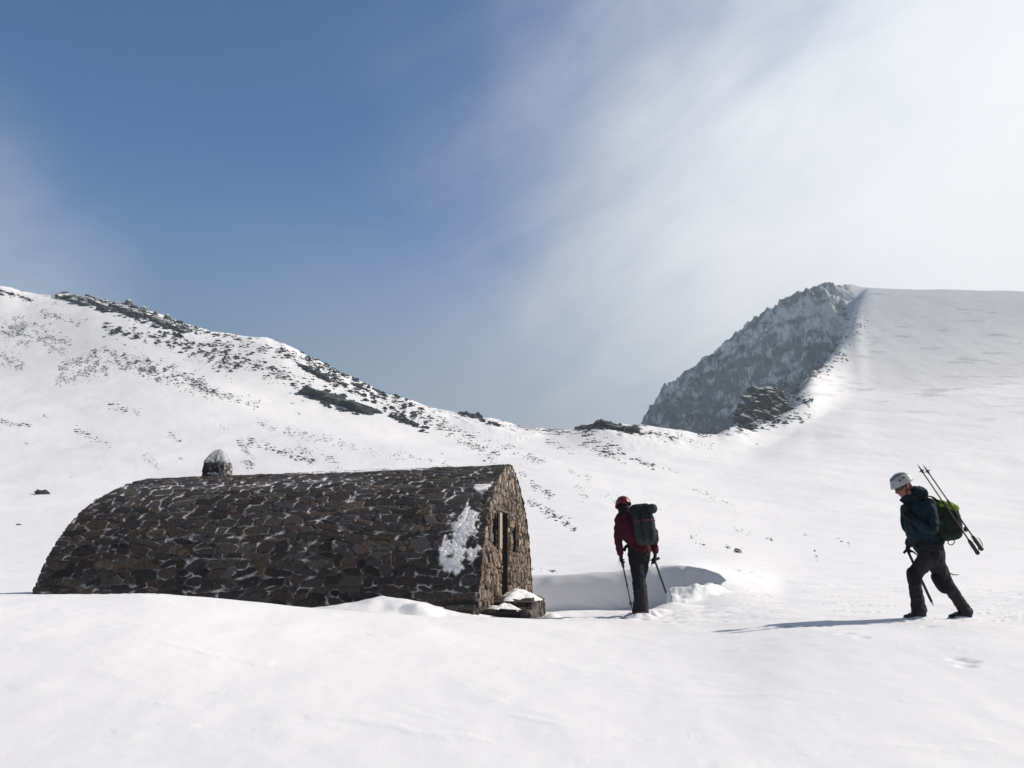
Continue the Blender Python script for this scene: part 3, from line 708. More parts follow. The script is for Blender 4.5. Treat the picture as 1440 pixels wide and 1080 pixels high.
Co3 = C2_ * (1 - sn[..., None]) + np.array([.78, .78, .79]) * sn[..., None]
Hh = Hh * (1 - pk * .6) + pk * .028 + .02 * big + .004 * fbm(US * 18, SS * 18, 1, 2)
zx, zz_ = arch_at(SS); e = 1e-2
x2, z2 = arch_at(np.clip(SS + e, 0, ATOT)); x1, z1 = arch_at(np.clip(SS - e, 0, ATOT)); tx, tz = x2 - x1, z2 - z1; tl = np.hypot(tx, tz) + 1e-9
nx_, nz_ = -tz / tl, tx / tl
px_ = zx + nx_ * Hh; pz_ = zz_ + nz_ * Hh
edge_wob = .03 * fbm(SS * 7, US * 0, 2, 2) * (US < .02)
Vh = AXV * (US - edge_wob)[..., None] + WV * px_[..., None] + UP * (np.where(pz_ > 0, pz_ * (1 - .055 * US / HL), pz_))[..., None]
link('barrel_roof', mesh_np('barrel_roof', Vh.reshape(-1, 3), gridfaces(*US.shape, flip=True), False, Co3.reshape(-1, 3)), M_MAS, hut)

# gable walls
def gable(name, u_at, sign, openings, res_w, res_z, seed, pal, label=None):
    rg = np.random.default_rng(seed)
    zs = np.arange(-1.0, HB - .015, res_z); xi = np.linspace(-1, 1, res_w)
    ZG, XI = np.meshgrid(zs, xi, indexing='ij'); hw = arch_halfwidth(ZG); WX = XI * (hw - .005)
    H, Co, J = masonry(WX, ZG, rg, 0, -3.3, 3.3, -1.0, 2.6, pal=pal, joint=.09, relief=.035, hmin=.05, hmax=.17, wmin=.07, wmax=.26)
    Cg = Co * (1 - J[..., None]) + np.array([.07, .055, .045]) * J[..., None]
    lt = sst(ZG / HB + .35 * fbm(WX * 1.4, ZG * 1.4, 3, 4), .62, 1.0)[..., None]
    Cg = Cg * (1 + .3 * fbm(WX * 1.1, ZG * 1.1, 5, 3)[..., None]); rim = sst(hw - np.abs(WX) + .08 * fbm(WX * 5, ZG * 5, 1, 2), .22, .02)[..., None] * .6
    fr = sst(fbm(WX * 6, ZG * 6, 7, 4), .15, .6)[..., None] * np.maximum(lt, rim) * .75 + J[..., None] * lt * .45
    fr = np.clip(fr, 0, .85); Cg = Cg * (1 - fr) + np.array([.5, .47, .42]) * fr
    H = H + .01 * fbm(WX * 12, ZG * 12, 3, 2)
    for (w0, w1, z0, z1) in openings:     # dressed edges stay flat
        dd = np.maximum(np.maximum(w0 - WX, WX - w1), np.maximum(z0 - ZG, ZG - z1)); H = np.where(dd < .05, np.minimum(H, .01), H)
    ZS = np.where(ZG > 0, ZG * (1 - .055 * u_at / HL), ZG); V = AXV * (u_at - sign * H)[..., None] + WV * WX[..., None] + UP * ZS[..., None]
    Fq = gridfaces(*ZG.shape, flip=sign < 0).copy()
    if openings:
        cw = WX.ravel()[Fq].mean(1); cz = ZG.ravel()[Fq].mean(1); keep = np.ones(len(Fq), bool)
        for (w0, w1, z0, z1) in openings: keep &= ~((cw > w0) & (cw < w1) & (cz > z0) & (cz < z1))
        Fq = Fq[keep]
    return link(name, mesh_np(name, V.reshape(-1, 3), Fq, False, Cg.reshape(-1, 3)), M_MAS, hut, label)
DOOR = (-.90, -.12, -.30, 1.64); WIN1 = (-1.72, -1.30, .72, 1.42); WIN2 = (.42, .92, .95, 1.46)
WIN1 = (-1.75, -1.36, 1.02, 1.56); WIN2 = (.40, .92, .98, 1.52)
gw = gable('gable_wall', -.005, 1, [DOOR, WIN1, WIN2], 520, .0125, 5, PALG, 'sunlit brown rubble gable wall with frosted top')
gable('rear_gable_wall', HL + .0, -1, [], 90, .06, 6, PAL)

M_WOOD = mat_plain('weathered_dark_wood', (.025, .022, .022), .8); M_PALE = mat_plain('pale_weathered_wood', (.30, .265, .21), .8); M_DARK = mat_plain('dark_glass', (.01, .011, .013), .15)
def hb(w0, w1, z0, z1, u0, u1):
    """box verts/faces in hut axes (u runs back into the hut)"""
    V = []
    for a in (u0, u1):
        for b in (w0, w1):
            for c in (z0, z1): V.append(AXV * a + WV * b + UP * c)
    Fq = [(0,1,3,2),(4,6,7,5),(0,4,5,1),(2,3,7,6),(0,2,6,4),(1,5,7,3)]
    return np.array(V), np.array(Fq)
def merge(parts):
    Vs, Fs, off = [], [], 0
    for V, Fq in parts: Vs.append(V); Fs.append(Fq + off); off += len(V)
    return np.concatenate(Vs), np.concatenate(Fs)
def hutpart(name, boxes, mat, parent=hut, label=None):
    V, Fq = merge([hb(*b) for b in boxes]); return link(name, mesh_np(name, V, Fq, False), mat, parent, label)
def reveal(name, o, t, parent=hut):
    w0, w1, z0, z1 = o
    return hutpart(name, [(w0 - .05, w0 + .004, z0, z1, .0, t), (w1 - .004, w1 + .05, z0, z1, .0, t), (w0 - .05, w1 + .05, z1 - .004, z1 + .06, .0, t), (w0 - .05, w1 + .05, z0 - .05, z0 + .004, .0, t)], M_REVEAL_SHADE, parent)
M_REVEAL_SHADE = mat_plain('shade_dark_reveal', (.03, .025, .022), .85)  # shade put into the stone colour so door and window recesses stay dark
dr = hutpart('door', [(DOOR[0] + .06 + k * .135, DOOR[0] + .06 + k * .135 + .13, DOOR[2], DOOR[3] - .06, .30, .345) for k in range(5)], M_WOOD, hut, 'dark plank door set deep in the gable')
hutpart('handle', [(-.28, -.25, .7, .85, .26, .30)], M_DARK, dr)
reveal('door_frame', DOOR, .5)
for wi, lab in ((WIN1, 'left gable window beside its pale open shutter'), (WIN2, 'narrow dark window right of the door')):
    wn = reveal('window', wi, .45); wn['label'] = lab
    hutpart('pane', [(wi[0], wi[1], wi[2], wi[3], .30, .32)], M_DARK, wn)
    hutpart('frame', [(wi[0] + .004, wi[0] + .05, wi[2], wi[3], .24, .29), (wi[1] - .05, wi[1] - .004, wi[2], wi[3], .24, .29), ((wi[0] + wi[1]) / 2 - .02, (wi[0] + wi[1]) / 2 + .02, wi[2], wi[3], .245, .285)], M_WOOD, wn)
hutpart('shutter', [(-1.33, -1.21, 1.0, 1.58, -.07, -.04), (-1.205, -1.10, 1.0, 1.58, -.07, -.04)], M_PALE, hut, 'pale weathered wooden shutter folded open')
# rough corner footing
def stone_block(name, w0, w1, z0, z1, u0, u1, parent, pal, seed, res=.02, snowtop=0.0, rel=.03):
    """a rubble masonry block in hut axes, five outer faces as one relief mesh"""
    rg = np.random.default_rng(seed); Vs, Fs, Cs, off = [], [], [], 0
    faces = [(('u', u0, -1), ('w', w0, w1), ('z', z0, z1)), (('u', u1, 1), ('w', w0, w1), ('z', z0, z1)), (('w', w0, -1), ('u', u0, u1), ('z', z0, z1)), (('w', w1, 1), ('u', u0, u1), ('z', z0, z1)), (('z', z1, 1), ('u', u0, u1), ('w', w0, w1))]
    for (fa, fv, fs), (aa, a0, a1), (ba, b0, b1) in faces:
        A, B = np.meshgrid(np.linspace(a0, a1, max(3, int((a1 - a0) / res))), np.linspace(b0, b1, max(3, int((b1 - b0) / res))), indexing='ij')
        H, Co, J = masonry(A, B, rg, 0, a0, a1, b0, b1, pal=pal, joint=.09, relief=rel, hmin=.08, hmax=.2, wmin=.12, wmax=.4)
        Cg = Co * (1 - J[..., None]) + np.array([.07, .06, .05]) * J[..., None]
        ed = np.minimum(np.minimum(A - a0, a1 - A), np.minimum(B - b0, b1 - B)); H = H * sst(ed, 0, .02)
        k = {fa: fv + fs * H, aa: A, ba: B}
        V = AXV * (k['u'] * np.ones_like(A))[..., None] + WV * (k['w'] * np.ones_like(A))[..., None] + UP * (k['z'] * np.ones_like(A))[..., None]
        Vs.append(V.reshape(-1, 3)); Fs.append(gridfaces(*A.shape) + off); Cs.append(Cg.reshape(-1, 3)); off += A.size
    V = np.concatenate(Vs)
    if parent is not hut: V = V + np.array([HC[0], HC[1], HZ]) - np.array(parent.location)
    return link(name, mesh_np(name, V, np.concatenate(Fs), False, np.concatenate(Cs)), M_MAS, parent)
stone_block('corner_footing', -3.20, -2.75, -.6, .16, -.03, .40, hut, PAL, 8)

# chimney on the ridge
def chim():
    u0 = 5.9; base = AXV * u0 + WV * .25 + UP * (HB * .93); rot = R(-38)
    p0 = P(283, 668, 15.7)
    return base, rot
cb, crot = chim(); cb = AXV * 5.72 + WV * .1 + UP * 2.36
ca_, sa_ = math.cos(crot), math.sin(crot)
def ring_solid(name, rings, mat, parent, seed, colf, n=60):
    """squarish stack of rings (half size, height), walls rough; colours from colf"""
    rg = np.random.default_rng(seed); t = np.linspace(0, 2 * math.pi, n * 4, endpoint=False)
    hs = np.linspace(rings[0][1], rings[-1][1], 60); rr = np.interp(hs, [r[1] for r in rings], [r[0] for r in rings])
    pe = np.interp(hs, [r[1] for r in rings], [r[2] for r in rings])
    T, Hq = np.meshgrid(t, hs, indexing='ij'); Rr = rr[None] / (np.abs(np.cos(T)) ** pe[None] + np.abs(np.sin(T)) ** pe[None]) ** (1 / pe[None])
    per = T * .24; rel, Co, J = masonry(per, Hq, rg, 0, 0, 2.2, hs[0], hs[-1], pal=PAL, joint=.06, relief=.022, hmin=.05, hmax=.12, wmin=.08, wmax=.25)
    V, Cc = colf(T, Hq, Rr, rel, Co, J)
    a, b = T.shape; I = np.arange(a * b).reshape(a, b); I = np.concatenate([I, I[:1]], 0)
    Fq = np.stack([I[:-1, :-1], I[1:, :-1], I[1:, 1:], I[:-1, 1:]], -1).reshape(-1, 4)
    return link(name, mesh_np(name, V.reshape(-1, 3), Fq, False, Cc.reshape(-1, 3)), mat, parent)
def stackcol(T, Hq, Rr, rel, Co, J):
    rad = Rr + rel; x = rad * np.cos(T + math.pi / 4); y = rad * np.sin(T + math.pi / 4)
    V = np.stack([x * ca_ - y * sa_, x * sa_ + y * ca_, Hq], -1) + cb
    f = sst(J * .8 + .7 * fbm(T * 4, Hq * 12, 3, 3) + .35 * sst(Hq, .25, .0), .75, 1.0)
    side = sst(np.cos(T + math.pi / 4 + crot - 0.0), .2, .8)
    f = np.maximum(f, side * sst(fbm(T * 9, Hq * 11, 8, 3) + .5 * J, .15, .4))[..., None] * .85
    Cc = (Co * (1 - J[..., None]) + .05 * J[..., None]) * 1.0
    return V, Cc * (1 - f) + np.array([.62, .63, .63]) * f
def capcol(T, Hq, Rr, rel, Co, J):
    rad = Rr + rel * .3; x = rad * np.cos(T + math.pi / 4); y = rad * np.sin(T + math.pi / 4)
    V = np.stack([x * ca_ - y * sa_, x * sa_ + y * ca_, Hq], -1) + cb
    edge = np.exp(-(np.minimum(np.abs(((T + math.pi / 4) % (math.pi / 2)) - math.pi / 4) * 0 + np.abs((T + .0) % (math.pi / 2) - 0), np.abs((T % (math.pi / 2)) - math.pi / 2)) / .07) ** 2)
    f = np.clip(1 - edge * .95 - .7 * sst(fbm(T * 5, Hq * 9, 1, 4), .1, .6), 0, 1)[..., None]
    return V, np.array([.04, .042, .042]) * (1 - f) + np.array([.44, .46, .46]) * f
ck = ring_solid('chimney', [(.24, -.35, 6), (.225, .05, 6), (.215, .32, 6)], M_MAS, hut, 77, stackcol)
cc = ring_solid('cap', [(.228, .30, 6), (.220, .34, 6), (.170, .43, 6), (.115, .51, 5), (.065, .565, 4), (.015, .59, 3)], M_MAS, ck, 78, capcol)

# ------------------------------------------------------------------ low walls and snow by the door
def mound(name, cx, cy, cz, rx, ry, h, mat, parent, rot=0.0, seed=1, n=48, p=1.3, label=None):
    t = np.linspace(0, 2 * math.pi, n, endpoint=False); r = np.linspace(0, 1, 16)
    T, Rq = np.meshgrid(t, r, indexing='ij'); wob = 1 + .34 * fbm(np.cos(T) * 1.4, np.sin(T) * 1.4, seed, 3)
    x = rx * Rq * np.cos(T) * wob; y = ry * Rq * np.sin(T) * wob; z = h * (1 - Rq ** p) * (1 + .45 * fbm(x * 5, y * 5, seed, 3)) - .012 * (Rq > .99)
    V = np.stack([x * math.cos(rot) - y * math.sin(rot) + cx, x * math.sin(rot) + y * math.cos(rot) + cy, z + cz], -1)
    a, b = T.shape; I = np.arange(a * b).reshape(a, b); I = np.concatenate([I, I[:1]], 0)
    Fq = np.stack([I[:-1, :-1], I[1:, :-1], I[1:, 1:], I[:-1, 1:]], -1).reshape(-1, 4)
    V = V.reshape(-1, 3)
    if parent is not None: V = localise(V, parent)
    return link(name, mesh_np(name, V, Fq, True, np.zeros((a * b, 3))), mat, parent, label)
def hpos(u, w, z): return np.array([HC[0], HC[1], HZ]) + AXV * u + WV * w + UP * z
PALB = np.array([(.10,.08,.065),(.075,.062,.055),(.13,.10,.08),(.06,.05,.048)])
b1 = empty('stone_bench', hpos(-.45, -.9, 0), 'higher stone block capped with snow, right of the hut doorstep', 'stone bench')
stone_block('masonry', -1.75, -.35, -.5, .20, -.66, -.03, b1, PALB, 91)
q = hpos(-.35, -1.05, .205); mound('snow_cap', q[0], q[1], q[2], .36, .76, .15, M_SNOW, b1, 0, 3)
b2 = empty('stone_step', hpos(-.3, -2.3, 0), 'low flat stone step with thin snow, in front of the gable corner', 'stone step')
stone_block('masonry', -2.85, -1.85, -.5, .07, -.70, -.03, b2, PALB, 92)
q = hpos(-.28, -2.3, .073); mound('snow_cap', q[0], q[1], q[2], .30, .5, .10, M_SNOW, b2, 0, 5)

# ------------------------------------------------------------------ figures
def frame_rings(pts, rad, lat, nseg=20, sub=6, cap=True):
    """closed tube through pts; rad = (half width along lat, half depth) per point; smooth interpolation"""
    pts = np.array(pts, float); rad = np.array([(r, r) if np.isscalar(r) else r for r in rad], float); n = len(pts)
    q = np.linspace(0, n - 1, (n - 1) * sub + 1)
    def cr(A):
        out = []
        for t in q:
            i = min(int(t), n - 2); s = t - i; p0 = A[max(i - 1, 0)]; p1 = A[i]; p2 = A[i + 1]; p3 = A[min(i + 2, n - 1)]
            out.append(.5 * ((2 * p1) + (-p0 + p2) * s + (2 * p0 - 5 * p1 + 4 * p2 - p3) * s * s + (-p0 + 3 * p1 - 3 * p2 + p3) * s ** 3))
        return np.array(out)
    Pq = cr(pts); Rq = np.maximum(cr(rad), .001); T = np.gradient(Pq, axis=0); T /= np.linalg.norm(T, axis=1)[:, None] + 1e-9
    if cap:
        e0, e1 = [], []
        for a in (80, 60, 35): e0.append((-math.sin(R(a)), math.cos(R(a))))
        for a in (35, 60, 80): e1.append((math.sin(R(a)), math.cos(R(a))))
        m0 = Rq[0].min(); m1 = Rq[-1].min()
        Pq = np.concatenate([[Pq[0] + T[0] * s * m0 for s, c in e0], Pq, [Pq[-1] + T[-1] * s * m1 for s, c in e1]])
        Rq = np.concatenate([[Rq[0] * c for s, c in e0], Rq, [Rq[-1] * c for s, c in e1]])
        T = np.concatenate([[T[0]] * 3, T, [T[-1]] * 3])
    lat = np.array(lat, float); V = []
    th = np.linspace(0, 2 * math.pi, nseg, endpoint=False)
    for p, r, t in zip(Pq, Rq, T):
        a = lat - t * (lat @ t); a /= np.linalg.norm(a) + 1e-9; b = np.cross(t, a)
        V.append(p + np.cos(th)[:, None] * a * r[0] + np.sin(th)[:, None] * b * r[1])
    m_ = len(V); V = np.concatenate(V + [[Pq[0]], [Pq[-1]]]); Fq = []
    for i in range(m_ - 1):
        for j in range(nseg):
            a = i * nseg + j; b = i * nseg + (j + 1) % nseg; Fq.append((a, b, b + nseg, a + nseg))
    tri = [(m_ * nseg, (j + 1) % nseg, j) for j in range(nseg)] + [(m_ * nseg + 1, (m_ - 1) * nseg + j, (m_ - 1) * nseg + (j + 1) % nseg) for j in range(nseg)]
    return V, Fq + tri
def sq(center, ax, e=.5, n=20):
    """rounded box / ellipsoid; ax = three half-axis vectors, e=1 ellipsoid, small e boxy"""
    ax = np.array(ax, float); th = np.linspace(-math.pi / 2, math.pi / 2, n); ph = np.linspace(0, 2 * math.pi, 2 * n, endpoint=False)
    T, Ph = np.meshgrid(th, ph, indexing='ij'); f = lambda w: np.sign(w) * np.abs(w) ** e
    x = f(np.cos(T)) * f(np.cos(Ph)); y = f(np.cos(T)) * f(np.sin(Ph)); z = f(np.sin(T))
    V = (x[..., None] * ax[0] + y[..., None] * ax[1] + z[..., None] * ax[2] + np.array(center)).reshape(-1, 3)
    m_ = 2 * n; Fq = [(i * m_ + j, i * m_ + (j + 1) % m_, (i + 1) * m_ + (j + 1) % m_, (i + 1) * m_ + j) for i in range(n - 1) for j in range(m_)]
    return V, Fq
def raw_mesh(parts):
    Vs, Fs, off = [], [], 0
    for V, Fq in parts:
        Vs.append(V); Fs += [tuple(int(k) + off for k in f) for f in Fq]; off += len(V)
    me = bpy.data.meshes.new('raw'); me.from_pydata([tuple(map(float, v)) for v in np.concatenate(Vs)], [], Fs); me.update(); return me
def fuse(name, parts, voxel, mat, parent, wr=0.0, wsc=14, smooth=2, label=None):
    """fuse overlapping closed pieces into one continuous skin, then crease it"""
    me = raw_mesh(parts); o = bpy.data.objects.new('tmp', me); C.objects.link(o)
    md = o.modifiers.new('r', 'REMESH'); md.mode = 'VOXEL'; md.voxel_size = voxel
    sm = o.modifiers.new('s', 'SMOOTH'); sm.factor = .5; sm.iterations = smooth
    dg = bpy.context.evaluated_depsgraph_get(); dg.update()
    m2 = bpy.data.meshes.new_from_object(o.evaluated_get(dg)); bpy.data.objects.remove(o)
    N = len(m2.vertices); co = np.zeros(N * 3, np.float32); m2.vertices.foreach_get('co', co); co = co.reshape(-1, 3)
    if wr:
        nm = np.zeros(N * 3, np.float32); m2.vertices.foreach_get('normal', nm); nm = nm.reshape(-1, 3)
        w = ridged(co[:, 0] * wsc, co[:, 1] * wsc, co[:, 2] * wsc * .8, 3, .5) - 1.1
        co = co + nm * (w * wr)[:, None]
    co = localise(co, parent).astype(np.float32)
    m2.vertices.foreach_set('co', co.ravel()); m2.polygons.foreach_set('use_smooth', np.ones(len(m2.polygons), bool)); m2.update(); m2.name = name
    return link(name, m2, mat, parent, label)
def solid(name, parts, mat, parent, label=None, smooth=True):
    me = raw_mesh(parts); N = len(me.vertices); co = np.zeros(N * 3, np.float32); me.vertices.foreach_get('co', co)
    if parent is not None: co = localise(co.reshape(-1, 3), parent).astype(np.float32).ravel()
    me.vertices.foreach_set('co', co); me.polygons.foreach_set('use_smooth', np.full(len(me.polygons), smooth)); me.update(); me.name = name
    return link(name, me, mat, parent, label)
YL = (0, 1, 0); XL = (1, 0, 0)

M_SKIN = mat_plain('weathered_skin', (.22, .08, .06), .55)
M_TEAL = mat_cloth('dark_teal_shell', (.004, .016, .025)); M_GREY = mat_cloth('charcoal_trouser', (.022, .021, .024)); M_BLK = mat_cloth('black_fabric', (.007, .007, .009))
M_MAR = mat_cloth('maroon_shell', (.045, .005, .011)); M_GRN = mat_cloth('dark_green_pack', (.009, .017, .009)); M_LIME = mat_cloth('lime_fabric', (.15, .25, .015))
M_PACK = mat_cloth('slate_pack', (.022, .030, .031)); M_LID = mat_cloth('navy_black_lid', (.008, .010, .014)); M_GAIT = mat_cloth('plum_grey_gaiter', (.026, .021, .028))
M_HELW = mat_plain('white_helmet_shell', (.34, .36, .36), .35); M_HELR = mat_plain('red_helmet_shell', (.14, .008, .016), .35)
M_METAL = mat_plain('dark_metal', (.05, .05, .055), .4, .8); M_STEEL = mat_plain('steel', (.4, .4, .42), .35, .9); M_RUB = mat_plain('black_rubber', (.012, .012, .012), .6); M_RED = mat_plain('red_webbing', (.14, .01, .025), .7)
M_VENT = mat_plain('helmet_vent', (.02, .02, .022), .7); M_HAIR = mat_plain('dark_hair', (.03, .02, .015), .7)

def head_parts(c, fwd, up, s=1.0):
    fwd = np.array(fwd, float); fwd /= np.linalg.norm(fwd); up = np.array(up, float); up -= fwd * (up @ fwd); up /= np.linalg.norm(up); l = np.cross(up, fwd)
    c = np.array(c, float); q = lambda f, u_, w: c + (fwd * f + up * u_ + l * w) * s
    k = s
    out = [sq(q(-.01, .03, 0), [fwd * .098 * k, l * .077 * k, up * .095 * k], 1),
           sq(q(.022, -.045, 0), [fwd * .066 * k, l * .058 * k, up * .075 * k], .9),
           sq(q(.062, -.098, 0), [fwd * .022 * k, l * .026 * k, up * .018 * k], 1),       # chin
           frame_rings([q(.085, .018, 0), q(.100, -.008, 0), q(.112, -.028, 0), q(.096, -.036, 0)], [.009 * k, .011 * k, .014 * k, .011 * k], l),   # nose
           frame_rings([q(.082, .03, -.035), q(.09, .032, 0), q(.082, .03, .035)], [.010 * k] * 3, up),      # brow
           frame_rings([q(.080, -.058, -.022), q(.091, -.057, 0), q(.080, -.058, .022)], [.008 * k] * 3, up),  # upper lip
           frame_rings([q(.078, -.070, -.019), q(.088, -.070, 0), q(.078, -.070, .019)], [.008 * k] * 3, up),
           sq(q(.055, -.03, .042), [fwd * .025 * k, l * .018 * k, up * .025 * k], 1), sq(q(.055, -.03, -.042), [fwd * .025 * k, l * .018 * k, up * .025 * k], 1)]
    for w in (-1, 1):
        out.append(sq(q(-.012, -.008, w * .077), [fwd * .018 * k, l * .010 * k, up * .032 * k], .9))
    return out, q, fwd, up, l
def hand_parts(wrist, direc, palmn, s=1.0, curl=.9, side=1):
    """gloved or bare hand: palm, four fingers of different length, thumb from the side of the palm"""
    d = np.array(direc, float); d /= np.linalg.norm(d); nrm = np.array(palmn, float); nrm -= d * (nrm @ d); nrm /= np.linalg.norm(nrm); ac = np.cross(d, nrm) * side
    w = np.array(wrist, float); out = [frame_rings([w - d * .03 * s, w + d * .02 * s, w + d * .085 * s], [(.030 * s, .024 * s), (.036 * s, .021 * s), (.042 * s, .017 * s)], ac)]
    for k, (o, ln) in enumerate([(-.031, .066), (-.011, .075), (.010, .070), (.030, .056)]):
        p = w + d * .082 * s + ac * o * s; pts = [p - d * .02 * s]; a = 0.15
        for j, f in enumerate((.42, .32, .26)):
            pts.append(p); p = p + (d * math.cos(a) + nrm * math.sin(a)) * ln * f * s; a += curl
        pts.append(p); out.append(frame_rings(pts, [.0105 * s, .0105 * s, .010 * s, .0095 * s, .008 * s], ac, 12, 3))
    t0 = w + d * .022 * s - ac * .032 * s
    out.append(frame_rings([t0, t0 + (d * .6 - ac * .6 + nrm * .3) * .035 * s, t0 + (d * 1.6 - ac * .7 + nrm * 1.0) * .035 * s, t0 + (d * 2.0 - ac * .2 + nrm * 1.6) * .035 * s], [.014 * s, .013 * s, .011 * s, .009 * s], nrm, 12, 3))
    return out
def helmet(parent, c, fwd, up, mat, sc=1.0, label=None):
    fwd = np.array(fwd, float); fwd /= np.linalg.norm(fwd); up = np.array(up, float); up -= fwd * (up @ fwd); up /= np.linalg.norm(up); l = np.cross(up, fwd); c = np.array(c, float)
    n, mm = 26, 56; V = []
    for ly, kk in ((0, 1.0), (1, .93)):
        for i in range(n):
            th = i / (n - 1) * R(99)
            for j in range(mm):
                ph = 2 * math.pi * j / mm; cf, cl = math.cos(ph), math.sin(ph)
                a, b, h = .140, .112, .128
                rr = math.sin(th); zz = math.cos(th)
                flare = 1 + .08 * max(0, (i / (n - 1) - .82) / .18) * (1.3 if cf > .3 else .8)
                rib = 1 + .018 * math.cos(cl * 9) * math.sin(th) * (i < n * .8)
                dip = -.012 * cf * (th / R(99)) ** 3
                V.append(c + (fwd * a * cf * rr * flare * rib + l * b * cl * rr * flare * rib + up * (h * zz * rib + dip)) * kk * sc)
    V = np.array(V); Fq = []
    for ly in (0, 1):
        o = ly * n * mm
        for i in range(n - 1):
            for j in range(mm):
                f = (o + i * mm + j, o + i * mm + (j + 1) % mm, o + (i + 1) * mm + (j + 1) % mm, o + (i + 1) * mm + j); Fq.append(f if ly == 0 else f[::-1])
    for j in range(mm): Fq.append(((n - 1) * mm + j, (n - 1) * mm + (j + 1) % mm, (2 * n - 1) * mm + (j + 1) % mm, (2 * n - 1) * mm + j))
    h_ = solid('helmet', [(V, Fq)], mat, parent, label)
    vs = []
    for s_ in (-1, 1):
        for k, (f, w, ln) in enumerate([(.35, .52, .03), (.62, .40, .026), (.05, .55, .034), (-.3, .55, .032), (.40, .86, .022), (.0, .9, .026), (.78, .18, .02)]):
            z = math.sqrt(max(0, 1 - f * f - w * w)) if f * f + w * w < 1 else .05
            nn = fwd * f / .14 + l * s_ * w / .112 + up * z / .128; nn /= np.linalg.norm(nn); p = c + (fwd * f * .14 + l * s_ * w * .112 + up * z * .128) * sc * 1.0
            a1 = fwd - nn * (fwd @ nn); a1 /= np.linalg.norm(a1); a2 = np.cross(nn, a1); vs.append(sq(p, [a1 * ln * .75, a2 * .0095, nn * .004], .8, 8))
    solid('vent', vs, M_VENT, h_)
    return h_

# ================= right-hand hiker, walking to the left =================
D1 = 9.9
def q1(c, r, dy=0.0):
    p = P(c, r, D1); p[1] += dy; return p
feet = q1(1318, 869); gz = terr(feet[0], feet[1]); DZ1 = np.array([0, 0, gz - feet[2] - .01])
def a1(c, r, dy=0.0): return q1(c, r, dy) + DZ1
man = empty('person', a1(1318, 869), 'hiker in a white helmet and dark teal jacket striding left across the snow', 'person')
fw = np.array([-.93, 0, -.36]); upv = np.array([-.36, 0, .93])
hc = a1(1270, 683)
hp, hq, hf, hu, hl = head_parts(hc, fw, upv, 1.0)
body = hp + [frame_rings([hc + np.array([.02, 0, -.05]), a1(1281, 700), a1(1288, 712)], [.058, .062, .08], YL),
    frame_rings([a1(1290, 708), a1(1298, 735), a1(1307, 765)], [(.12, .08), (.12, .08), (.12, .08)], YL),
    frame_rings([a1(1304, 772, -.09), a1(1280, 806, -.10), a1(1283, 830, -.10), a1(1286, 860, -.10)], [.075, .055, .05, .04], YL),
    frame_rings([a1(1312, 772, .09), a1(1332, 814, .09), a1(1350, 838, .09), a1(1363, 858, .09)], [.075, .055, .05, .04], YL),
    frame_rings([a1(1296, 708, -.17), a1(1298, 726, -.21), a1(1297, 741, -.23), a1(1288, 740, -.215)], [.04, .03, .03, .02], YL),
    frame_rings([a1(1294, 708, .18), a1(1299, 742, .22), a1(1292, 754, .20)], [.05, .04, .02], YL)]
fuse('body', body, .0055, M_SKIN, man, 0, smooth=2, label='wind-reddened face in profile looking down')
solid('hair', [sq(hq(-.045, -.012, 0), [hf * .055, hl * .079, hu * .055], .9)], M_HAIR, man)
gl = frame_rings([hq(.04, .012, -.080), hq(.082, .012, -.050), hq(.100, .010, -.018), hq(.100, .010, .018), hq(.082, .012, .050), hq(.04, .012, .080)], [(.020, .008)] * 6, hu)
sg = solid('sunglasses', [gl, frame_rings([hq(.05, .016, -.081), hq(-.01, .012, -.084)], [.005, .004], hu, 8), frame_rings([hq(.05, .016, .081), hq(-.01, .012, .084)], [.005, .004], hu, 8)], M_DARK, man)
hm = helmet(man, hq(-.008, .055, 0), hf, hu - .12 * hf, M_HELW, 1.02, 'white vented climbing helmet')
solid('chin_strap', [frame_rings([hq(.01, .05, w * .088), hq(.005, -.03, w * .082), hq(.03, -.095, w * .045), hq(.045, -.112, 0)], [(.006, .002)] * 4, hf, 8) for w in (-1, 1)], M_BLK, hm)
jk = [frame_rings([a1(1284, 701), a1(1286.5, 710), a1(1289, 727), a1(1295, 750), a1(1305, 766), a1(1308, 771)], [(.11, .10), (.19, .145), (.20, .150), (.19, .155), (.185, .150), (.18, .145)], YL),
      frame_rings([a1(1276, 699), a1(1283, 701), a1(1292, 708)], [(.075, .08), (.095, .10), (.14, .12)], YL),
      sq(a1(1291, 692), [np.array([.10, 0, -.045]), np.array([0, .115, 0]), np.array([.035, 0, .085])], .9),     # hood bunched behind the neck
      frame_rings([a1(1268, 701), a1(1274, 703), a1(1280, 705)], [(.045, .02), (.06, .035), (.07, .06)], YL),
      frame_rings([a1(1296, 708, -.17), a1(1298, 726, -.22), a1(1298, 743, -.24), a1(1286, 740, -.22), a1(1276, 731, -.18)], [.080, .064, .060, .054, .048], YL),
      frame_rings([a1(1293, 708, .17), a1(1298, 728, .22), a1(1299, 744, .23), a1(1290, 760, .21)], [.085, .07, .062, .05], YL)]
fuse('jacket', jk, .009, M_TEAL, man, .010, 13, 3)
solid('chest_pocket', [sq(a1(1269, 716, -.05), [np.array([.022, 0, 0]), np.array([0, .09, 0]), np.array([.006, 0, .075])], .6)], M_BLK, man)
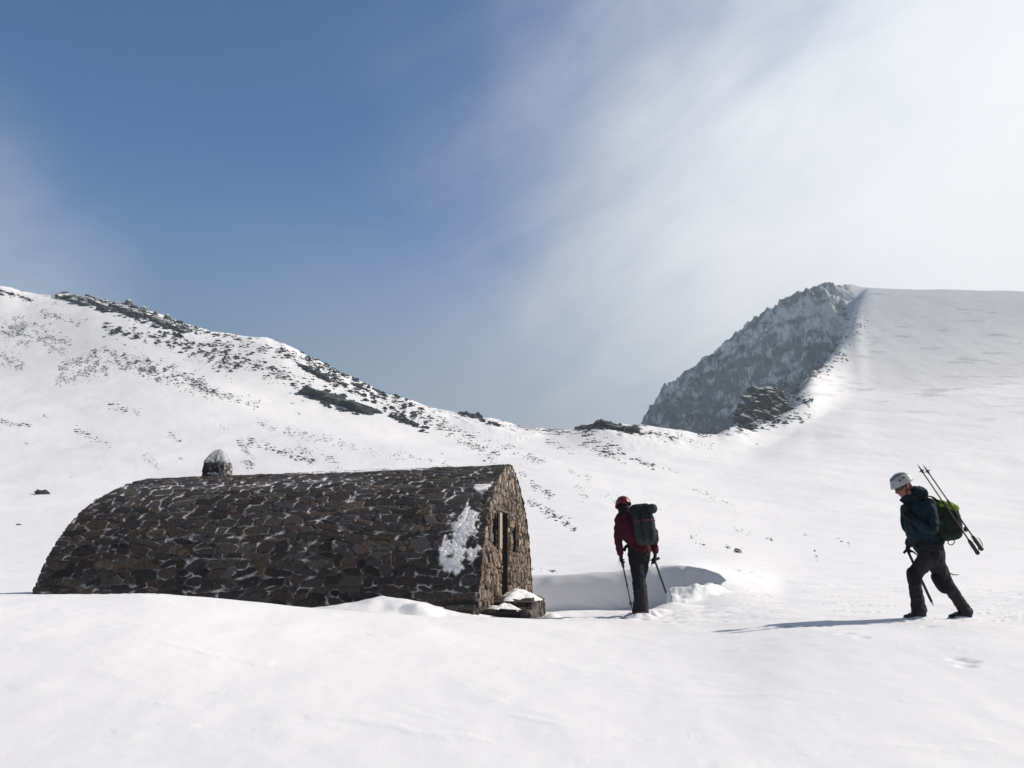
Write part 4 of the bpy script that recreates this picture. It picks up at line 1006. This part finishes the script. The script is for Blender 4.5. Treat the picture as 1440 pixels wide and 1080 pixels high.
tr = [frame_rings([a1(1307, 762), a1(1309, 776)], [(.165, .14), (.168, .135)], YL),
      frame_rings([a1(1304, 773, -.085), a1(1292, 791, -.10), a1(1281, 805, -.105), a1(1281, 822, -.105), a1(1283.5, 840, -.105), a1(1286, 856, -.105)], [.108, .098, .084, .076, .078, .088], YL),
      frame_rings([a1(1313, 774, .085), a1(1323, 793, .09), a1(1334, 814, .09), a1(1346, 832, .09), a1(1357, 848, .09), a1(1364, 859, .09)], [.112, .104, .088, .074, .070, .082], YL)]
fuse('trousers', tr, .009, M_GREY, man, .009, 15, 2)
kp = lambda c, r, dy, ax, ay: sq(a1(c, r, dy), [ax, np.array([0, .082, 0]), ay], .7)
solid('knee_patch', [kp(1279, 810, -.105, np.array([.070, 0, 0]), np.array([-.005, 0, .125]))], M_BLK, man)
solid('knee_patch', [kp(1329, 817, .09, np.array([.070, 0, .03]), np.array([.065, 0, -.125]))], M_BLK, man)
fuse('seat_patch', [frame_rings([a1(1307, 768), a1(1311, 780)], [(.175, .152), (.172, .14)], YL), frame_rings([a1(1313, 776, .085), a1(1319, 786, .09)], [.122, .115], YL), frame_rings([a1(1306, 776, -.085), a1(1301, 783, -.09)], [.114, .108], YL)], .01, M_BLK, man, .005)
def boot(parent, heel, toe, dy, ank):
    h_ = heel; t_ = toe; d = t_ - h_; L_ = np.linalg.norm(d); d = d / L_
    b = fuse('boot', [frame_rings([h_ + d * .02, h_ + d * L_ * .45, t_ - d * .03], [(.050, .048), (.050, .044), (.048, .032)], YL), frame_rings([h_ + d * .07 + np.array([0, 0, .01]), ank], [(.055, .06), (.058, .062)], YL)], .007, M_RUB, parent, .003, 30, 2)
    sp = []
    for k in np.linspace(.04, L_ - .02, 5):
        for w in (-.032, .032):
            p = h_ + d * k + np.array([0, w, -.045]); sp.append(frame_rings([p, p + np.array([0, 0, -.032])], [.006, .001], XL, 6, 2))
    sp.append(frame_rings([h_ + np.array([0, 0, -.03]), h_ + d * .1 + np.array([0, 0, .035]), h_ + d * L_ * .6 + np.array([0, 0, .04]), t_ + np.array([0, 0, -.02])], [(.056, .008)] * 4, YL, 12))
    sp.append(frame_rings([t_ - d * .02, t_ + d * .05 + np.array([0, 0, -.02])], [.007, .002], YL, 6))
    solid('crampon', sp, M_METAL, b)
boot(man, a1(1293, 863, -.105), a1(1265, 865, -.105), 0, a1(1288, 855, -.105))
boot(man, a1(1368, 863, .09), a1(1340, 866, .09), 0, a1(1363, 853, .09))
solid('gaiter_strap', [frame_rings([a1(1337, 803, .06), a1(1344, 806, .05), a1(1351, 806, .05)], [(.018, .006), (.022, .006), (.012, .004)], YL, 8)], M_GREY, man, 'loose strap blown back from the thigh')
# hands
fuse('glove', hand_parts(a1(1275, 730, -.19), a1(1269, 721, -.12) - a1(1277, 732, -.19), (0, 1, .1), 1.15, .75, 1), .005, M_BLK, man, .002, 30, 1)
axe_top, axe_tip = a1(1287, 771, .20), a1(1320, 851, .12)
axd = (axe_tip - axe_top) / np.linalg.norm(axe_tip - axe_top)
fuse('glove', hand_parts(a1(1290, 757, .20), a1(1287, 771, .20) - a1(1290, 757, .20), (1, 0, .2), 1.15, .95, 1), .005, M_BLK, man, .002, 30, 1)
solid('belt_buckle', [sq(a1(1285, 766, -.06), [np.array([.022, 0, 0]), np.array([0, .04, 0]), np.array([0, 0, .03])], .5)], M_BLK, man)
axe = empty('ice_axe', axe_tip, 'black ice axe with steel spike held low by the hiker in the white helmet', 'ice axe')
solid('shaft', [frame_rings([axe_top, axe_tip - axd * .06], [(.012, .017)] * 2, YL, 12)], M_RUB, axe)
solid('spike', [frame_rings([axe_tip - axd * .07, axe_tip - axd * .03, axe_tip], [(.010, .014), (.008, .01), (.001, .001)], YL, 10)], M_STEEL, axe)
solid('axe_head', [frame_rings([axe_top + np.array([-.05, 0, -.035]), axe_top + np.array([0, 0, .005]), axe_top + np.array([.07, 0, -.02]), axe_top + np.array([.13, 0, -.075])], [(.004, .016), (.006, .016), (.005, .013), (.002, .004)], YL, 10)], M_METAL, axe)
# pack
pb = np.array([.0, 0, 1]); pk = empty('backpack', a1(1323, 758), 'dark green backpack with lime top on the hiker in the white helmet', 'backpack')
ua = a1(1328, 705) - a1(1325, 757); ub = ua / np.linalg.norm(ua)
fuse('pack_body', [sq(a1(1326, 731), [np.array([.180, 0, .02]), np.array([0, .155, 0]), np.array([-.03, 0, .235])], .55), sq(a1(1337, 741), [np.array([.035, 0, 0]), np.array([0, .11, 0]), np.array([0, 0, .12])], .6)], .009, M_GRN, pk, .008, 12, 2)
fuse('lid', [sq(a1(1326, 711), [np.array([.150, 0, -.045]), np.array([0, .15, 0]), np.array([.02, 0, .062])], .6)], .009, M_LIME, pk, .008, 14, 2, label='lime green pack lid') 
solid('shoulder_strap', [frame_rings([a1(1316, 708, s), a1(1300, 697, s * 1.1), a1(1280, 706, s), a1(1273, 722, s * .9), a1(1277, 742, s), a1(1296, 754, s * 1.25)], [(.028, .008)] * 6, YL, 10, 8) for s in (-.11, .11)], M_BLK, pk)
solid('hip_belt', [frame_rings([a1(1321, 757, s * .5), a1(1310, 765, s), a1(1290, 763, s * .9), a1(1284, 765, s * .3)], [(.010, .025)] * 4, (0, 1, .01), 10) for s in (-.19, .19)], M_BLK, pk)
solid('compression_strap', [frame_rings([a1(1315, 728, -.158), a1(1329, 730, -.162), a1(1341, 732, -.12)], [(.003, .012)] * 3, YL, 8), frame_rings([a1(1318, 747, -.158), a1(1329, 748, -.162), a1(1340, 748, -.12)], [(.003, .012)] * 3, YL, 8)], M_BLK, pk)
solid('haul_loop', [frame_rings([a1(1334, 756), a1(1333, 762), a1(1338, 764), a1(1342, 760), a1(1340, 755)], [.006] * 5, YL, 8, 5)], M_BLK, pk)
def pole(name, label, top, bot, parent_group, grip=.15, basket=.1, radii=(.0065, .009), flip=False, mat=M_RUB, group=None):
    """trekking pole from its steel tip (top) to the end of its grip (bot)"""
    d = bot - top; L_ = np.linalg.norm(d); d = d / L_
    o = empty(name, bot, label, 'trekking pole', group)
    solid('pole_shaft', [frame_rings([top + d * .04, top + d * L_ * .45], [radii[0]] * 2, YL, 10), frame_rings([top + d * L_ * .45, bot - d * grip], [radii[1]] * 2, YL, 10), frame_rings([top + d * (L_ * .45 - .02), top + d * (L_ * .45 + .02)], [.013] * 2, YL, 10)], mat, o)
    solid('tip', [frame_rings([top, top + d * .045], [.0025, .006], YL, 8)], M_STEEL, o)
    a = np.cross(d, (0, 1, 0)); a /= np.linalg.norm(a); bb = np.cross(d, a)
    solid('basket', [sq(top + d * basket, [a * .034, bb * .034, d * .006], .8, 10), frame_rings([top + d * (basket - .02), top + d * (basket + .025)], [.011, .013], YL, 10)], M_RUB, o)
    solid('grip', [frame_rings([bot - d * (grip + .01), bot - d * grip * .6, bot - d * .03, bot], [.019, .023, .021, .027], YL, 12)], M_RUB, o)
    sr = solid('wrist_strap', [frame_rings([bot - d * .02, bot + a * .04 + d * -.03, bot + a * .05 + d * -.11, bot + a * .018 - d * .13], [(.009, .002)] * 4, (0, 1, 0), 8)], M_BLK, o)
    return o
pole('trekking_pole', 'left of two black trekking poles strapped tip-up to the dark green backpack', a1(1279.8, 652.5, -.17), a1(1363, 775.5, -.17), man, radii=(.0075, .009))
pole('trekking_pole', 'right of two black trekking poles strapped tip-up to the dark green backpack', a1(1287.2, 653, -.175), a1(1367, 770, -.19), man, radii=(.0075, .009))
solid('pole_holder', [sq(a1(1347, 743, -.17), [np.array([.02, 0, -.008]), np.array([0, .022, 0]), np.array([.008, 0, .028])], .6), frame_rings([a1(1335, 738, -.14), a1(1347, 742, -.16)], [(.012, .005)] * 2, YL, 8)], M_RED, pk, 'red strap holding the poles')

# ================= left-hand hiker, walking away =================
D2 = 11.9
fz = P(900, 866, D2); DZ2 = np.array([0, 0, terr(fz[0], fz[1]) - fz[2]])
def a2(c, r, dy=0.0):
    p = P(c, r, D2); p[1] += dy; return p + DZ2
wo_ = empty('person', a2(900, 866), 'hiker in a red helmet and maroon jacket seen from behind beside the hut', 'person')
hc2 = a2(876.5, 711, .02)
hp2, hq2, hf2, hu2, hl2 = head_parts(hc2, (-.25, .95, -.25), (-.05, .2, 1), .98)
body2 = hp2 + [frame_rings([hc2 + np.array([0, -.02, -.06]), a2(880, 726)], [.058, .075], XL),
    frame_rings([a2(885, 730), a2(892, 752), a2(896, 775)], [(.12, .08), (.10, .08), (.12, .09)], XL),
    frame_rings([a2(891, 775), a2(894, 810, -.02), a2(899, 836), a2(901, 860)], [.07, .055, .05, .04], XL),
    frame_rings([a2(903, 775), a2(902, 810, .10), a2(904, 836, .22), a2(902, 856, .28)], [.07, .055, .05, .04], XL),
    frame_rings([a2(870, 728), a2(871, 752), a2(873, 776)], [.045, .04, .03], XL),
    frame_rings([a2(908, 728, .08), a2(919, 752, .06), a2(921, 776)], [.045, .04, .03], XL)]
fuse('body', body2, .006, M_SKIN, wo_, 0)
fuse('neck_gaiter', [frame_rings([hc2 + np.array([.0, -.015, .0]), hc2 + np.array([0, -.02, -.06]), a2(880, 727)], [(.088, .098), (.082, .09), (.10, .09)], XL)], .008, M_BLK, wo_, .004, 20, 2)
hm2 = helmet(wo_, hq2(-.01, .035, 0), hf2, hu2, M_HELR, .98, 'dark red climbing helmet')
solid('hair', [sq(hq2(-.04, -.03, 0), [hf2 * .06, hl2 * .074, hu2 * .062], .9)], M_HAIR, wo_)
solid('helmet_cradle', [frame_rings([hq2(-.02, -.02, -.082), hq2(-.10, -.045, -.04), hq2(-.108, -.045, .04), hq2(-.02, -.02, .082)], [(.016, .005)] * 4, hu2, 8, 8)], M_BLK, hm2)
jk2 = [frame_rings([a2(882, 723, .03), a2(885, 729, .03), a2(889, 745), a2(896, 759), a2(899, 769), a2(899, 773)], [(.12, .10), (.205, .13), (.19, .14), (.150, .13), (.168, .14), (.17, .135)], XL),
       frame_rings([a2(878, 718, .0), a2(880, 725)], [(.085, .085), (.12, .1)], XL),
       frame_rings([a2(871.5, 727, .02), a2(870, 742, .01), a2(869.5, 758, .0), a2(872, 776, .0)], [.076, .068, .060, .050], XL),
       frame_rings([a2(906, 729, .05), a2(914, 744, .06), a2(919, 758, .04), a2(921.5, 773, .0)], [.078, .070, .062, .050], XL)]
fuse('jacket', jk2, .010, M_MAR, wo_, .011, 12, 3)
tr2 = [frame_rings([a2(898, 768), a2(898.5, 780)], [(.165, .13), (.168, .13)], XL),
       frame_rings([a2(892, 778), a2(895, 795, -.02), a2(897, 811, -.02), a2(899, 828), a2(902, 846), a2(902.5, 864)], [.102, .100, .092, .092, .095, .098], XL),
       frame_rings([a2(905, 778), a2(904, 795, .05), a2(902.5, 810, .12), a2(903, 832, .22), a2(903, 852, .28)], [.098, .092, .08, .075, .075], XL)]
fuse('trousers', tr2, .010, M_BLK, wo_, .009, 14, 2)
fuse('gaiter', [frame_rings([a2(899.5, 820), a2(901.5, 842), a2(902, 866)], [.100, .101, .108], XL)], .009, M_GAIT, wo_, .007, 18, 2)
fuse('gaiter', [frame_rings([a2(903, 822, .2), a2(903, 842, .26), a2(901.5, 860, .3)], [.082, .084, .09], XL)], .009, M_GAIT, wo_, .007, 18, 2)
for (c, r, dy) in ((902, 866, 0), (901, 862, .3)):
    p = a2(c, r, dy); fuse('boot', [frame_rings([p + np.array([0, -.06, 0]), p + np.array([-.01, .10, -.01]), p + np.array([-.02, .2, -.02])], [(.05, .05), (.05, .045), (.045, .03)], XL)], .008, M_RUB, wo_)
fuse('glove', hand_parts(a2(873, 775), (.02, .03, -1), (1, .3, 0), 1.2, .8, 1), .0055, M_BLK, wo_, .002, 30, 1)
fuse('glove', hand_parts(a2(921, 775), (.0, .03, -1), (-1, .3, 0), 1.25, .8, -1), .0055, M_BLK, wo_, .002, 30, 1)
pole('trekking_pole', 'thin black trekking pole in the left hand of the hiker in the red helmet', a2(889.5, 856, .05), a2(873.5, 780, .02), wo_, radii=(.008, .0105), basket=.09)
t0, t1 = a2(921, 786, .02), a2(939, 836.5, .05); td = (t1 - t0) / np.linalg.norm(t1 - t0)
ax2 = empty('ice_axe', t1, 'long black ice axe in the right hand of the hiker in the red helmet', 'ice axe')
solid('shaft', [frame_rings([t0, t1 - td * .05], [(.015, .018), (.015, .018)], XL, 12)], M_RUB, ax2)
solid('spike', [frame_rings([t1 - td * .06, t1], [(.012, .012), (.001, .001)], XL, 8)], M_STEEL, ax2)
solid('axe_head', [frame_rings([t0 + np.array([.07, 0, .03]), t0, t0 + np.array([-.035, 0, -.02]), t0 + np.array([-.055, 0, -.09])], [(.004, .02), (.012, .018), (.008, .014), (.003, .004)], (0, 1, 0), 10)], M_METAL, ax2)
pk2 = empty('backpack', a2(903, 766, -.25), 'tall slate grey backpack with black lid on the hiker in the red helmet', 'backpack')
yv = np.array([0, 1, 0]); tl_ = a2(898, 712, 0) - a2(905, 764, 0); tn = tl_ / np.linalg.norm(tl_); xr = np.cross(yv, tn) 
xr = xr / np.linalg.norm(xr); pc = a2(903, 742, -.20)
fuse('pack_body', [sq(pc, [xr * .155, yv * .135, tn * .245], .5), sq(pc - tn * .04 - yv * .11, [xr * .12, yv * .04, tn * .15], .55), sq(pc - tn * .12 + xr * .15, [xr * .03, yv * .09, tn * .10], .6)], .010, M_PACK, pk2, .008, 11, 2)
fuse('lid', [sq(a2(896.5, 717, -.21), [xr * .15, yv * .145, tn * .085], .5)], .010, M_LID, pk2, .007, 13, 2)
fuse('rolled_mat', [frame_rings([a2(912, 716, -.34), a2(911.5, 716, -.05)], [.072, .072], XL, 20)], .009, M_PACK, pk2, .005, 14, 2)
solid('shoulder_strap', [frame_rings([pc + tn * .2 + xr * s + yv * .1, pc + tn * .25 + xr * s + yv * .24, pc + tn * .1 + xr * s * 1.2 + yv * .36, pc - tn * .15 + xr * s * 1.4 + yv * .26], [(.028, .008)] * 4, XL, 10) for s in (-.09, .09)], M_BLK, pk2)
solid('strap', [frame_rings([pc + xr * s + tn * .2 - yv * .150, pc + xr * s - yv * .165, pc + xr * s * .8 - tn * .2 - yv * .155], [(.010, .003)] * 3, XL, 8) for s in (-.06, .07)], M_BLK, pk2)
solid('strap', [frame_rings([pc - xr * .15 + tn * k - yv * .11, pc + tn * (k + .02) - yv * .150, pc + xr * .15 + tn * k - yv * .11], [(.010, .003)] * 3, tn, 8) for k in (.09,)], M_RED, pk2, 'red cross strap')
solid('hip_belt', [frame_rings([pc - tn * .21 - xr * .1 + yv * .1, a2(882, 766, .0), a2(879, 771, .08)], [(.012, .03), (.012, .03), (.03, .03)], XL, 10)], M_BLK, pk2)
# loose snow kicked up round the feet
for (c, r, dy, rx, ry, h, s) in [(1282, 870, -.12, .26, .10, .055, 1), (1356, 870, .06, .24, .10, .055, 2), (1372, 869, .1, .1, .08, .05, 6)]:
    p = a1(c, r, dy); mound('snow_clump', p[0], p[1], terr(p[0], p[1]) - .01, rx, ry, h, M_SNOW, man, 0, s)
for (c, r, dy, rx, ry, h, s) in [(900, 868, -.16, .26, .14, .09, 3), (917, 864, .1, .2, .14, .10, 4), (886, 864, .05, .14, .12, .07, 5)]:
    p = a2(c, r, dy); mound('snow_clump', p[0], p[1], terr(p[0], p[1]) - .01, rx, ry, h, M_SNOW, wo_, 0, s)

# ------------------------------------------------------------------ thin mountain haze: one closed box of even air
def haze_box(dens):
    x0, x1, y0, y1, z0, z1 = -1340, 1340, -1340, 1340, -1, 1
    zt = float(max(ZZ.max(), 0)) + 8; zb_ = float(min(ZZ.min(), 0)) - 1
    V = np.array([(x, y, z) for x in (x0, x1) for y in (y0, y1) for z in (zb_, zt)], float)
    Fq = np.array([(0,1,3,2),(4,6,7,5),(0,4,5,1),(2,3,7,6),(0,2,6,4),(1,5,7,3)])
    mt = bpy.data.materials.new('haze_air'); mt.use_nodes = True; q_ = mt.node_tree; q_.nodes.clear()
    pv = q_.nodes.new('ShaderNodeVolumePrincipled'); pv.inputs['Density'].default_value = dens; pv.inputs['Color'].default_value = (.74, .87, .95, 1); pv.inputs['Anisotropy'].default_value = .2
    oo = q_.nodes.new('ShaderNodeOutputMaterial'); q_.links.new(pv.outputs[0], oo.inputs['Volume'])
    o = link('haze', mesh_np('haze', V, Fq, False), mt); tagit(o, kind='stuff')
haze_box(.00032)
